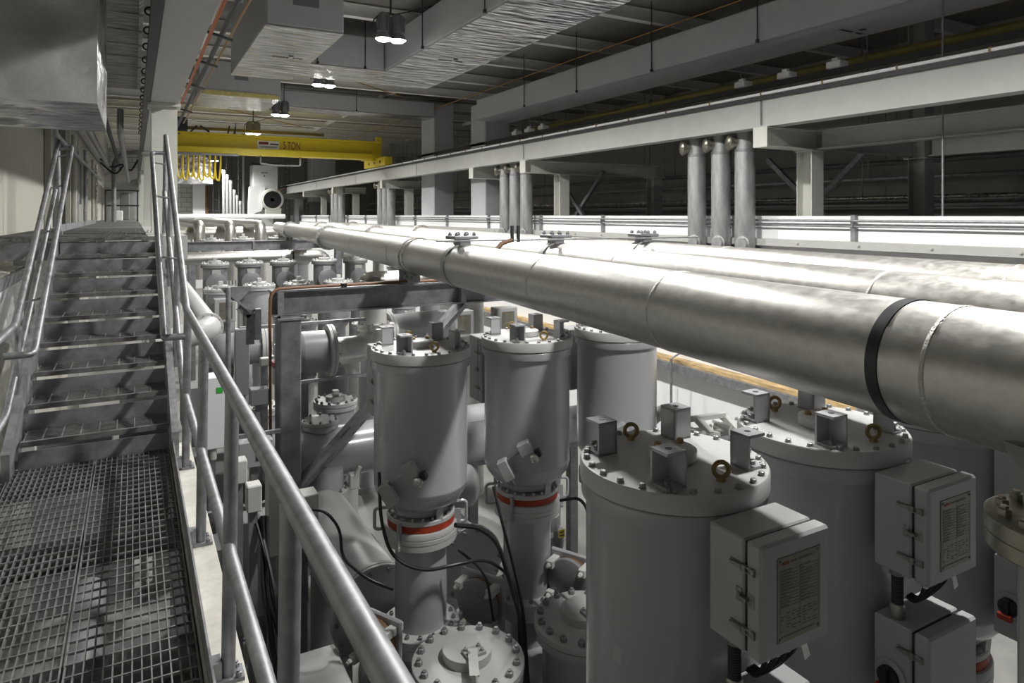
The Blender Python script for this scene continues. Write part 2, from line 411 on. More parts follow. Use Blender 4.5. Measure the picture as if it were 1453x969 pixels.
# low wall services: struts and two rails
X = 8.90
rl = thing('wall_rail', 'double grey rail on strut posts along the top of the white wall', 'rail', (X, 0, 1.3))
obj('upper_pipe', MB().tube([(X,-3.5,1.515),(X,45,1.515)], .018, 8), 'galv', rl)
obj('lower_pipe', MB().tube([(X+.02,-3.5,1.435),(X+.02,45,1.435)], .014, 8), 'galvd', rl)
for y in (0.3, 3.2, 6.15, 9.3, 12.1, 14.7, 17.6, 20.6, 23.5, 26.6, 29.6, 32.5, 36, 39):
    obj('post', MB().box(X+.035,X+.095,y-.035,y+.035,1.15,1.60).box(X-.02,X+.035,y-.03,y-.02,1.41,1.53), 'galvd', rl)
single('wall_channel', MB().box(8.85,8.995,-3.5,45,1.11,1.22).hexbolts([(8.85,y,1.165) for y in range(0,40)], .02,.02,(-1,0,0)), 'creamd', 'grey channel bolted along the white wall below the double rail', 'channel')
lg = thing('wall_ledge', 'steel ledge topped with a plywood strip along the foot of the white wall', 'ledge', (7.9, 0, -1.0))
obj('channel', MB().box(8.72,9.0,-3.5,30,-1.30,-1.15), 'galv', lg)
obj('plank', MB().box(8.80,8.995,-3.5,30,-1.149,-1.09), 'wood', lg, label='plywood strip')
p = at(966,500,X=8.97)
single('wall_conduit', MB().tube([(8.96,p.y,.55),(8.96,p.y,-.75),(8.96,p.y-.06,-.95),(8.66,p.y-.08,-1.05),(8.66,p.y-.08,-2.95)], .024, 8), 'galvd', 'thin grey conduit dropping down the white wall behind the tanks', 'conduit')

# pipe riser trios by the white wall
def riser(name_label, px, grp, pybot=345, pytop=200, X=8.73):
    p = at(px, 300, X=X); y = p.y
    r = thing('pipe_riser', name_label, 'pipe', (X, y, .76), grp)
    obj('pipe', MB().tube([(X,y,3.32),(X,y,.92),(8.999,y,.92)],.162,20,bend=.25), 'aluv', r)
    obj('blank_cap', MB().lathe([(.12,0),(.12,.05),(.09,.055),(.09,.09)],(X-.14,y-.1,1.14),(-1,-.3,0),16).hexbolts([Vector((X-.19,y-.12,1.14))+Vector((0,.09*math.cos(a),.09*math.sin(a))) for a in [k*PI/3 for k in range(6)]],.012,.02,(-1,-.3,0)), 'aluv', r)
    obj('side_cap', MB().cyl((X,y,2.785),(X-.2,y+.12,2.785),.10,18).lathe([(.125,-.02),(.13,.0),(.13,.03),(.10,.06),(.04,.075)],(X-.2,y+.12,2.785),(-1,.55,0),20), 'flange', r)
    obj('joint_band', MB().ring((X,y,2.62),(0,0,1),.168,.160,.05,20), 'galvd', r)
    return r
for i, px in enumerate((989,1023,1057)):
    riser(('far','middle','close')[i]+'most galvanised riser in the trio beside the first cream column' if 0 else 'galvanised riser %s in the trio beside the cream column, counted from the tank side' % ('first','second','third')[i], px, 'riser trio beside the first cream column')
for i, px in enumerate((717.5,731.5,747)):
    riser('smaller galvanised riser %s in the trio by the second bracket, counted towards the camera' % ('first','second','third')[i], px, 'riser trio by the second bracket')
for i, px in enumerate((541,548,555)):
    riser('distant riser %s in the trio under the fourth bracket, counted towards the camera' % ('first','second','third')[i], px, 'riser trio under the fourth bracket')
for i, px in enumerate((474,479,485)):
    riser('tiny far riser %s in the trio under the fifth bracket, counted towards the camera' % ('first','second','third')[i], px, 'riser trio under the fifth bracket')
single('duct_riser', MB().box(8.60,8.84,43,43.4,FZ,2.6), 'galvd', 'grey square riser under the far end of the pale runway', 'riser')

# ================================================================ BRIDGE CRANE
cr = thing('bridge_crane', 'yellow five ton bridge crane spanning the hall', 'crane', (4.6, 26, 3.46))
obj('girder', MB().prism(ibeam_poly(.34,.66,.07,.05), (.75,26,3.80), (0,1,0), (0,0,1), (1,0,0), 7.75), 'yellow', cr)
obj('lower_flange', MB().bbox(.75,8.1,25.74,26.26,3.74,3.97,.02), 'yellow', cr)
obj('end_truck', MB().bbox(8.2,8.52,24.7,27.3,3.47,3.80,.02), 'yellow', cr)
obj('truck_hole', MB().add([],[]).lathe([(.05,0),(.05,.01)],(8.19,25.2,3.63),(-1,0,0),12).lathe([(.05,0),(.05,.01)],(8.19,25.9,3.63),(-1,0,0),12).lathe([(.05,0),(.05,.01)],(8.19,26.6,3.63),(-1,0,0),12), 'dark', cr)
obj('connection_plate', MB().prism([(0,0),(.7,0),(.7,.3),(.35,.3),(0,.12)], (7.75,25.8,3.70), (1,0,0), (0,0,1), (0,1,0), .4), 'yellow', cr)
obj('end_stop', MB().box(8.30,8.48,25.85,26.15,4.40,4.64), 'yellow', cr)
obj('upper_bar', MB().box(.8,6.4,26.5,26.62,4.62,4.72), 'yelpipe', cr)
pl = obj('rating_sticker', MB().box(at(365,200,Y=25.97).x, at(396,200,Y=25.97).x, 25.955, 25.972, 3.98, 4.28), 'sticker', cr)
xs = at(367,200,Y=25.97).x; xe = at(381,200,Y=25.97).x
obj('red_mark', MB().box(xs,xe,25.95,25.954,4.15,4.25), 'redink', pl)
obj('fine_print', MB().box(xe+.05,xe+.35,25.95,25.954,4.14,4.2).box(xs+.05,xe+.3,25.95,25.954,4.05,4.08), 'ink', pl)
tx = at(414,202,Y=25.95)
textmesh('5 TON', .40, Matrix.Translation((tx.x,25.968,4.135)) @ Matrix.Rotation(PI/2,4,'X') @ Matrix.Diagonal((.52,1,1,1)), 'lettering', 'redink', cr)
obj('hoist_panel', MB().bbox(1.0,1.6,25.8,26.3,4.47,4.95,.03), 'dark', cr, label='black hoist control box')
obj('conductor_arm', MB().bar((1.7,26,4.47),(1.9,26,4.7),.06,.06).bar((2.0,26,4.7),(2.3,26,4.5),.06,.06).bar((2.9,26,4.47),(2.95,26,4.75),.05,.05).bar((3.1,26,4.47),(3.15,26,4.72),.05,.05), 'dark', cr)
fs = obj('festoon_track', MB().box(.75,3.2,25.7,25.76,3.67,3.735), 'galvd', cr)
for k in range(9):
    x = 1.1+.17*k; y = 25.73
    obj('festoon_loop', MB().tube([(x,y,3.66),(x-.02,y+.03,3.3),(x+.03,y,2.95-.06*(k%3)),(x+.12,y,2.9-.06*(k%3)),(x+.17,y-.03,3.3),(x+.17,y,3.66)], .03, 8, bend=.15), 'yelcab', fs)
obj('hanging_bracket', MB().tube([(4.0,26,3.8),(4.0,26,3.45),(4.5,26,3.40),(5.4,26,3.42),(5.4,26,3.8)], .03, 8, bend=.05), 'galvd', cr)

# ================================================================ DUCTS
def mark(x, y, z, parent):
    mb = MB()
    for k in range(9):
        if k == 5: continue
        mb.box(x+.06*k, x+.06*k+.045, y-.025, y+.025, z-.003, z)
    mb.lathe([(.05,-.003),(.05,0)], (x+.3,y-.16,z), (0,0,1), 12)
    obj('printed_mark', mb, 'dark', parent)
def duct(label, x0, x1, y0, y1, z0, z1, under='foil', side='duct', c=.03):
    t = thing('air_duct', label, 'duct', ((x0+x1)/2,(y0+y1)/2,z0))
    obj('jacket', MB().bbox(x0,x1,y0,y1,z0+.012,z1,c), side, t)
    # crinkled underside skin: a finely divided sheet with shallow wrinkles
    nx = max(4, int((x1-x0)/.12)); ny = max(4, int((y1-y0)/.12)); vs = []; fs = []
    for j in range(ny+1):
        for i in range(nx+1):
            e = 0 if i in (0,nx) or j in (0,ny) else random.uniform(-.004,.003)
            vs.append((x0+(x1-x0)*i/nx, y0+(y1-y0)*j/ny, z0+e))
    for j in range(ny):
        for i in range(nx):
            a = j*(nx+1)+i; fs.append((a, a+nx+1, a+nx+2, a+1))
    obj('underside', MB().add(vs, fs), under, t)
    return t
def rods(t, pts, z0, z1=5.8):
    for x, y in pts:
        r = obj('hanger_rod', MB().cyl((x,y,z0),(x,y,z1),.010,6).lathe([(.03,0),(.03,.05)],(x,y,z0-.03),(0,0,1),8), 'dark', t)
A = duct('long foil bottomed duct running down the hall above the tanks', 4.75, 6.30, -3.6, 15.7, 4.70, 5.42)
mark(5.3, 12.6, 4.690, A); rods(A, ((4.72,14.6),(4.72,12.0),(4.72,9.4),(4.72,6.8)), 4.74)
B = duct('short foil bottomed cross duct joining the long duct to the box duct', 2.96, 4.74, 14.25, 15.7, 4.70, 5.42)
rods(B, ((3.3,14.22),(4.3,14.22)), 4.74)
Cc = duct('deep foil bottomed box duct with a square grille beside the first lamp', 1.75, 2.95, 10.9, 15.2, 4.50, 5.795)
mark(2.2, 13.0, 4.490, Cc)
obj('grille', MB().box(2.15,2.55,10.885,10.905,4.86,5.2), 'dgis', Cc)
D = duct('second box duct with exposed yellow insulation along its lower edge', 1.5, 3.62, 20.0, 22.6, 4.86, 5.795)
obj('insulation_edge', MB().box(1.62,3.55,19.97,20.02,4.845,4.96), 'insul', D, label='torn yellow insulation')
obj('grille', MB().box(2.4,2.75,19.97,20.0,5.3,5.6), 'dgis', D)
obj('grille', MB().box(.9,1.4,19.97,20.0,5.2,5.6), 'dgis', D)
E_ = duct('flat cross duct running from the second box duct to the drop duct', 3.64, 9.18, 22.15, 23.1, 5.00, 5.52)
rods(E_, ((4.1,22.12),(6.4,22.12)), 5.04)
t = thing('drop_duct', 'tall pale drop duct passing behind the far runway beam', 'duct', (9.6, 22.9, FZ))
obj('jacket', MB().bbox(9.2,9.98,22.3,23.5,FZ,5.52,.03), 'duct', t)
obj('seam_tape', MB().box(9.195,9.985,22.295,23.505,3.2,3.26), 'foil', t)
t = thing('drop_duct', 'grey drop duct under the end of the duct beyond the pale runway', 'duct', (9.6, 18.8, FZ))
obj('jacket', MB().bbox(9.2,10.05,18.3,19.3,FZ,5.0,.03), 'duct', t)
obj('seam_tape', MB().box(9.195,10.055,18.295,19.305,3.1,3.16), 'foil', t)
F_ = duct('long duct hung above the pale runway beam', 8.9, 10.0, -3.6, 18.28, 4.40, 5.02, under='duct')
rods(F_, [(8.88, y) for y in (2.6, 5.2, 7.8, 10.4, 13.0, 15.4)], 4.44)
mark(9.3, 6.6, 4.389, F_)
# foil jacketed duct end over the stair
t = thing('foil_duct', 'big soft foil jacketed duct end hanging over the stair', 'duct', (-.75, 5.4, 2.25))
vs = []; fs = []
def wrinkle_sheet(o, ux, uy, nx, ny, amp, nrm):
    o, ux, uy, nrm = Vector(o), Vector(ux), Vector(uy), Vector(nrm); vs = []; fs = []
    for j in range(ny+1):
        for i in range(nx+1):
            e = 0 if i in (0,nx) or j in (0,ny) else amp*(.5*math.sin(i*.9+j*.6)+.5*math.sin(j*1.3-i*.35)+random.uniform(-.6,.6))
            vs.append(o+ux*i/nx+uy*j/ny+nrm*e)
    for j in range(ny):
        for i in range(nx):
            a = j*(nx+1)+i; fs.append((a, a+1, a+nx+2, a+nx+1))
    return MB().add(vs, fs)
obj('core', MB().box(-1.34,-.21,4.69,6.19,2.27,3.53), 'foild', t)
obj('front_jacket', wrinkle_sheet((-1.34,4.67,2.25),(1.15,0,0),(0,0,1.29),18,20,.02,(0,-1,0)), 'foild', t)
obj('side_jacket', wrinkle_sheet((-.19,4.67,2.25),(0,1.53,0),(0,0,1.29),16,16,.010,(1,0,0)), 'foil', t)
obj('bottom_jacket', wrinkle_sheet((-1.34,6.2,2.25),(1.15,0,0),(0,-1.53,0),16,18,.012,(0,0,-1)), 'foil', t)
t = thing('ceiling_duct', 'ribbed grey insulated duct between the foil duct and the runway beam', 'duct', (-.6, 7, 3.55))
obj('jacket', MB().bbox(-1.34,.08,-3,12.2,3.56,4.2,.04), 'foilr', t)
for k in range(22): obj('rib', MB().box(-1.34,.082,-2.6+k*.68,-2.52+k*.68,3.556,3.562), 'foilr', t)
# clutter of pipes beyond the ribbed duct
for i, (x, z, y0, y1, r, m) in enumerate(((-.95,3.25,9,30,.05,'galvd'),(-.7,3.1,10,30,.06,'galvd'),(-.45,3.3,11,30,.04,'dark'),(-.2,2.95,13,32,.05,'galvd'),(-1.1,2.9,13,30,.04,'galvd'))):
    single('overhead_pipe', MB().tube([(x,y0,z+.4),(x,y0,z),(x,y1,z)], r, 10, bend=.2), m, 'grey overhead pipe above the upper walkway, %s counted across' % names[i], 'pipe', 'pipes above the upper walkway')
single('bent_pipe', MB().tube([(-.58,25.5,LZ),(-.58,25.5,3.3),(-.35,25.5,3.6),(.1,25.5,3.65)], .07, 12, bend=.35), 'galvd', 'bent grey pipe rising from the upper walkway', 'pipe')
single('cable_bundle', MB().tube([(-.9,24,3.3),(-.6,24.1,3.0),(-.3,24,3.2),(-.1,24.2,2.9),(.1,24,3.3)], .03, 8, bend=.2).tube([(-.9,24.4,3.2),(-.5,24.2,2.8),(-.2,24.5,3.3)], .03, 8, bend=.2), 'dark', 'tangle of dark cables under the ribbed duct', 'cables')

# yellow bar, orange conduits, small boxes beyond far runway
t = thing('yellow_gas_pipe', 'dull yellow pipe hung by clevis rods above the pale runway beam', 'pipe', (10.25, 5, 4.1))
obj('pipe', MB().tube([(10.25,-3.5,4.11),(10.25,17.4,4.11)], .06, 12), 'yelpipe', t)
for y in (1.6, 4.2, 6.8, 9.4, 12, 14.6):
    obj('clevis_hanger', MB().cyl((10.25,y,4.16),(10.25,y,5.8),.012,6).torus((10.25,y,4.12),(0,1,0),.075,.012,16,6), 'galvd', t)
t = thing('conductor_bar', 'dark conductor bar with white collectors beside the yellow pipe', 'conductor bar', (9.2, 5, 3.72))
obj('bar', MB().box(9.2,9.28,-3.5,24,3.72,3.80), 'dark', t)
for y in (6.6, 7.5, 8.4, 15.0, 15.7, 16.4): obj('collector', MB().bbox(9.12,9.32,y-.12,y+.12,3.80,3.90,.01).box(9.16,9.22,y-.05,y+.05,3.90,3.95), 'white', t)
conduit('orange_conduit', 9.15, 5.30, -3.5, 34, .015, 'amber', 'long orange conduit under the roof above the hung duct')
conduit('orange_conduit', 10.5, 4.55, -3.5, 18, .018, 'amber', 'orange conduit behind the hung duct over the yellow pipe')
single('orange_conduit', MB().tube([(4.2,18.2,5.45),(7.6,21.2,5.45)], .016, 8), 'amber', 'short orange conduit slanting under the roof near the flat cross duct', 'conduit')
single('orange_conduit', MB().tube([(2.8,25,5.2),(6.8,31,5.45)], .016, 8), 'amber', 'faint orange conduit behind the flat cross duct', 'conduit')

# ================================================================ LAMPS
def lamp(i, y, label, x=4.0, z=4.72, W=None):
    t = thing('high_bay_lamp', label, 'lamp', (x, y, z), 'high bay lamps along the roof')
    for sx in (-.13, .13):
        c = obj('lamp_can', MB().lathe([(.10,.10),(.11,.12),(.11,.42),(.09,.45)], (x+sx,y,z), (0,0,1), 18), 'dgis', t)
        mb = MB()
        for k in range(14):
            a = 2*PI*k/14; mb.bar((x+sx+.11*math.cos(a),y+.11*math.sin(a),z+.14),(x+sx+.11*math.cos(a),y+.11*math.sin(a),z+.40),.008,.05,(math.cos(a),math.sin(a),0))
        obj('cooling_fins', mb, 'dgis', c)
        obj('reflector', MB().lathe([(.15,.0),(.14,.06),(.10,.11)], (x+sx,y,z), (0,0,1), 20, caps=False), 'galv', c)
        obj('lens', MB().lathe([(.02,-.04),(.10,-.03),(.145,.01),(.02,.015)], (x+sx,y,z), (0,0,1), 20), 'lamp', c)
    obj('yoke', MB().bar((x-.17,y,z+.46),(x+.17,y,z+.46),.05,.03).cyl((x,y,z+.46),(x,y,5.8),.02,8), 'dark', t)
    obj('supply_cable', MB().tube([(x+.1,y,z+.47),(x+.5,y+.1,z+.62),(x+.9,y+.1,5.5)], .012, 6, bend=.2).tube([(x-.17,y,z+.45),(x-.34,y,z+.3),(x-.3,y,z+.12)], .012, 6, bend=.1), 'dark', t)
    L = bpy.data.lights.new('lamp_light', 'SPOT'); L.energy = W or LAMP_W; L.spot_size = math.radians(165); L.spot_blend = .5; L.shadow_soft_size = .16; L.color = (1,.985,.95)
    lo = bpy.data.objects.new('lamp_light', L); COL.objects.link(lo); lo.parent = t; lo.location = (0,0,-.06)
    return t
LAMP_W = 1300
for i, (y, lab) in enumerate(((11.7,'twin high bay lamp in front of the cross duct, largest in view'),(16.6,'high bay lamp just beyond the cross duct'),(22.2,'high bay lamp beyond the second box duct'),
        (27.8,'high bay lamp right above the yellow crane girder'),(33.0,'high bay lamp behind the crane, second beyond the girder'),(38.0,'farthest high bay lamp by the block wall'),(42.8,'high bay lamp at the very end of the hall'),
        (6.8,'high bay lamp above the back row tanks'),(2.05,'high bay lamp above the front row tanks'))):
    lamp(i, y, lab)
# ================================================================ WALKWAY
def grating(x0, x1, y0, y1, z, pb=.0295, pc=.075, h=.028, along='y'):
    mb = MB()
    mb.box(x0,x0+.006,y0,y1,z-h,z).box(x1-.006,x1,y0,y1,z-h,z).box(x0,x1,y0,y0+.006,z-h,z).box(x0,x1,y1-.006,y1,z-h,z)
    if along == 'y':
        n = int(round((x1-x0)/pb))
        for i in range(1,n): x = x0+(x1-x0)*i/n; mb.box(x-.0024,x+.0024,y0,y1,z-h,z)
        m = int((y1-y0)/pc)
        for j in range(1,m): y = y0+(y1-y0)*j/m; mb.box(x0,x1,y-.003,y+.003,z-.008,z+.001)
    else:
        n = int(round((y1-y0)/pb))
        for i in range(1,n): y = y0+(y1-y0)*i/n; mb.box(x0,x1,y-.0022,y+.0022,z-h,z)
        m = int((x1-x0)/pc)
        for j in range(1,m): x = x0+(x1-x0)*j/m; mb.box(x-.004,x+.004,y0,y1,z-.006,z+.002)
    return mb
for x0, x1, lab in ((-.218,.205,'grating panel of the lower walkway next to the kick plate'),(-.66,-.226,'grating panel of the lower walkway in the middle of the floor'),(-1.10,-.668,'grating panel of the lower walkway on the wall side')):
    single('grating_panel', grating(x0,x1,-.6,5.24,0), 'grate', lab, 'grating', 'lower walkway grating panels', flat=True)
t = thing('steel_walkway', 'steel channel frame carrying the lower walkway grating', 'frame', (-.4, 3, -.2))
obj('edge_beam', MB().box(.212,.345,-.6,5.35,-.19,-.006), 'curb', t, label='weathered cream edge beam')
obj('edge_beam', MB().box(-1.25,-1.11,-.6,5.2,-.19,-.03), 'galvd', t)
obj('support_angle', MB().box(.190,.212,-.6,5.3,-.06,-.03), 'galvd', t)
for y in (.6,1.75,2.9,4.05,5.2): obj('joist', MB().prism(ibeam_poly(.08,.14,.01,.01),(-1.11,y,-.172),(0,1,0),(0,0,1),(1,0,0),1.32), 'galvd', t)
for x, y in ((.28,-.3),(.28,5.3),(-1.18,-.3),(-1.18,5.1)): obj('leg', MB().box(x-.06,x+.06,y-.06,y+.06,FZ,-.19), 'galvd', t)
t = thing('kick_plate', 'dark steel kick plate along the lower walkway edge', 'kick plate', (.235, 2, -.004))
obj('plate', MB().box(.222,.230,-.6,5.25,-.004,.10), 'galvd', t)
for y in (1.53,2.55,3.66,4.79): obj('clip', MB().box(.230,.262,y-.03,y+.03,.0,.07), 'galv', t)
single('kick_plate', MB().box(-1.3,-.74,5.22,5.23,-.02,.13).box(-.76,-.74,5.1,5.22,-.02,.13), 'galvd', 'short kick plate at the wall side foot of the stair', 'kick plate')

# ================================================================ STAIR
R_, T_, Y1, NT = .152, .35, 5.30, 9
st = thing('staircase', 'galvanised steel stair of grating treads climbing to the upper walkway', 'staircase', (-.2, 5.3, 0))
for i in range(1, NT):
    y = Y1+T_*(i-1); z = R_*i; x0 = -.655+.0; x1 = .215
    tr = obj('tread', grating(x0+.03,x1-.005,y+.03,y+.30,z,.026,.098,.026,'x'), 'grate', st, flat=True)
    mb = MB().box(x0+.02,x1-.003,y,y+.030,z-.032,z+.002)
    for k in range(42): mb.box(x0+.03+k*.02,x0+.040+k*.02,y-.0015,y+.024,z-.026,z+.0035)
    obj('nosing', mb, 'grate', tr, flat=True)
for i in range(0, NT):
    y = Y1+T_*(i-1)+.305; z = R_*i
    obj('toe_plate', MB().box(-.64,.212,y,y+.006,z-.02,z+.106), 'galvd', st)
def stringer(x0, x1):
    sl = R_/T_; ya, yb = Y1-.25, Y1+T_*(NT-1)+.02; za, zb = R_*.0+.02, R_*NT
    poly = [(ya,-.02),(ya,.16),(yb,zb+.04),(yb,zb-.22),(ya+.35,-.02)]
    return MB().prism(poly,(x0,0,0),(0,1,0),(0,0,1),(1,0,0),x1-x0)
obj('stringer', stringer(-.70,-.655), 'galv', st); obj('stringer', stringer(.216,.262), 'galv', st)
obj('base_angle', MB().box(-.66,.21,5.26,5.28,0.001,.05), 'galvd', st)
# upper walkway
YL = Y1+T_*(NT-1)
t = thing('upper_walkway', 'upper grating walkway running from the stair head beside the wall', 'walkway', (-.5, 15, LZ-.15))
obj('grating', grating(-1.30,.12,YL,14.0,LZ-.002,.05,.11), 'grate', t, flat=True)
obj('deck', MB().box(-1.30,.12,14.0,40,LZ-.04,LZ-.002), 'grate', t)
mb = MB().box(-.65,.20,YL-.03,YL+.01,LZ-.034,LZ)
for k in range(42): mb.box(-.64+k*.02,-.63+k*.02,YL-.032,YL,LZ-.03,LZ+.002)
obj('nosing', mb, 'grate', t, flat=True)
obj('edge_channel', MB().box(.13,.52,YL+.3,40,LZ-.26,LZ-.002), 'creamd', t)
obj('edge_channel', MB().box(-1.33,.13,YL+.02,YL+.06,LZ-.22,LZ-.045), 'galvd', t)
for y in (9.6,16.8,24,31): obj('leg', MB().box(.2,.44,y-.12,y+.12,FZ,LZ-.26).box(-1.2,-1.0,y-.1,y+.1,FZ,LZ-.05), 'creamd', t)
for k, (y0,y1) in enumerate(((11.0,11.7),(12.0,14.0),(14.3,17),(17.5,22))):
    single('toe_board', MB().box(-.88-.02*k,-.86-.02*k,y0,y1,LZ,LZ+.10), 'galvd', 'grey toe board on the upper walkway, %s from the stair head' % names[k], 'toe board')
t = thing('walkway_gate', 'two rail gate closing the far end of the upper walkway', 'gate', (-.4, 27, LZ))
for z in (.55,1.07): obj('rail', MB().tube([(-.85,27,LZ+z),(.15,27,LZ+z)],.025,8), 'dark', t)
for x in (-.85,.1): obj('post', MB().tube([(x,27,LZ),(x,27,LZ+1.07)],.025,8), 'dark', t)
single('end_screen', MB().box(-1.3,.15,39,39.1,LZ,3.9), 'creamd', 'grey end wall panel beyond the upper walkway', 'panel')
single('breaker_cabinet', MB().bbox(-.6,-.2,37.5,38,LZ,LZ+1.3,.03), 'dgis', 'dark cabinet at the far end of the upper walkway', 'cabinet')
single('white_bin', MB().bbox(-.62,-.38,30,30.3,LZ,LZ+.4,.03), 'white', 'small white box standing on the upper walkway', 'box')
# wall side clutter above the stair
single('wall_door_frame', MB().box(-1.34,-1.25,14.05,14.35,LZ,3.6).box(-1.34,-1.25,18.1,18.3,LZ,3.6), 'ivory', 'pale frame of the dark opening in the wall', 'door frame')
for i, (y, r, m, z0) in enumerate(((19.2,.07,'ivory',LZ),(20.4,.035,'galv',LZ),(23.5,.05,'galv',LZ),(24.2,.03,'steel',1.9),(27.5,.05,'ivory',LZ),(30,.05,'steel',LZ))):
    single('wall_conduit', MB().cyl((-1.25,y,z0),(-1.25,y,3.5),r,10), m, 'vertical conduit on the wall along the upper walkway, %s from the stair' % ('first','second','third','fourth','fifth','sixth')[i], 'conduit')
single('wall_hatch', MB().box(-1.34,-1.28,20.9,22.4,1.9,3.0), 'dark', 'dark framed hatch on the wall by the upper walkway', 'hatch')
t = thing('wall_shelf', 'pale corrugated ledge against the wall left of the stair', 'ledge', (-1.2, 7, .6))
mb = MB()
for k in range(18): mb.box(-1.06,-1.04,5.2+k*.2,5.33+k*.2,.55,1.02)
obj('corrugated_side', mb.box(-1.05,-1.03,5.1,8.9,.5,1.02), 'white', t)
obj('top_slats', MB().box(-1.34,-.98,5.1,8.95,1.02,1.05).box(-1.30,-1.02,5.1,8.9,1.052,1.062), 'curb', t)
obj('rim_angle', MB().box(-1.0,-.97,5.0,9.0,.96,1.06), 'galv', t)
obj('footing', MB().box(-1.34,-.93,5.6,9.2,.30,.50), 'curb', t, label='weathered plywood base')
obj('skirt', MB().box(-1.34,-1.0,5.25,9.2,-.5,.30), 'ivory', t)

# ================================================================ RAILINGS
RR = .0235
g = thing('guard_railing', 'galvanised guard railing along the walkway and up the open side of the stair', 'railing', (.28, 3, 0))
A0, A1, A2 = (.30,-.9,.98), (.30,4.93,.98), (.30,8.35,2.46)
obj('top_rail', MB().tube([A0,A1,A2],RR,14,bend=.06).sph(A2,RR,10,6), 'galv', g)
obj('mid_rail', MB().tube([(.285,-.9,.45),(.285,5.0,.45),(.285,8.3,1.85)],RR*.95,12,bend=.06), 'galv', g)
for y, zb, zt in ((.33,0,.98),(1.53,0,.98),(2.55,0,.98),(3.66,0,.98),(4.80,0,.98)):
    p_ = obj('post', MB().cyl((.285,y,zb),(.298,y,zt),RR,14), 'galv', g)
    obj('foot_plate', MB().box(.235,.335,y-.04,y+.04,-.005,.008).hexbolts([(.315,y-.028,.008),(.315,y+.028,.008)],.011,.014), 'galvd', p_)
for y in (6.0, 7.2, 8.3):
    zb = (y-Y1)/T_*R_+.1; zt = .98+(y-4.93)*.433
    p_ = obj('post', MB().cyl((.285,y,zb),(.30,y,zt),RR,14), 'galv', g)
    obj('foot_plate', MB().box(.262,.275,y-.05,y+.05,zb-.05,zb+.08).hexbolts([(.275,y,zb+.02)],.012,.012,(1,0,0)), 'galvd', p_)
g2 = thing('stair_handrail', 'inner handrail on the open side of the stair, carried off the guard railing', 'handrail', (.17, 6.4, .8))
obj('rail', MB().tube([(.285,4.80,.83),(.165,4.80,.83),(.165,4.83,.84),(.165,8.3,2.27),(.285,8.3,2.27)],.0215,12,bend=.05), 'galv', g2)
for y in (5.9,7.1,8.0): obj('bracket', MB().tube([(.165,y,.84+(y-4.83)*.412),(.29,y,.84+(y-4.83)*.412-.02)],.009,6), 'galvd', g2)
g3 = thing('stair_guard', 'galvanised guard on the wall side of the stair with bent lower ends', 'railing', (-.75, 7.5, 0))
B0, B1 = Vector((-.70,5.74,.92)), Vector((-.79,9.74,2.48))
obj('top_rail', MB().tube([(-.70,3.4,.86),(-.70,5.62,.86),B0,B1],RR,14,bend=.12), 'galv', g3)
obj('mid_rail', MB().tube([(-.70,3.4,.345),(-.70,5.25,.345),(-.70,5.40,.42),(-.75,7.73,1.29),(-.785,9.3,1.88)],RR,14,bend=.1), 'galv', g3)
for y, z0 in ((5.65,.17),(9.6,LZ)):
    q = B0+(B1-B0)*((y-5.74)/4)
    p_ = obj('post', MB().cyl((q.x+.02,y,z0),(q.x,y,q.z),RR,14), 'galv', g3)
    obj('foot_plate', MB().box(q.x+.0,q.x+.05,y-.05,y+.05,z0-.09,z0+.04).hexbolts([(q.x+.05,y,z0-.03)],.013,.012,(1,0,0)), 'galvd', p_)
g4 = thing('stair_handrail', 'inner handrail on the wall side of the stair, carried off the bent guard', 'handrail', (-.6, 7.2, .7))
C0, C1 = Vector((-.55,5.25,.76)), Vector((-.635,9.49,2.40))
obj('rail', MB().tube([(-.70,5.15,.735),(-.55,5.15,.735),C0,C1,(-.78,9.49,2.36)],.0215,12,bend=.05), 'galv', g4)
for y in (5.9,7.1,8.2,9.2):
    q = C0+(C1-C0)*((y-5.25)/4.24); qa = B0+(B1-B0)*((y-5.74)/4)
    obj('bracket', MB().tube([q,(qa.x+.03,y,q.z-.03),(qa.x+.005,y,q.z-.10)],.010,6), 'galvd', g4)

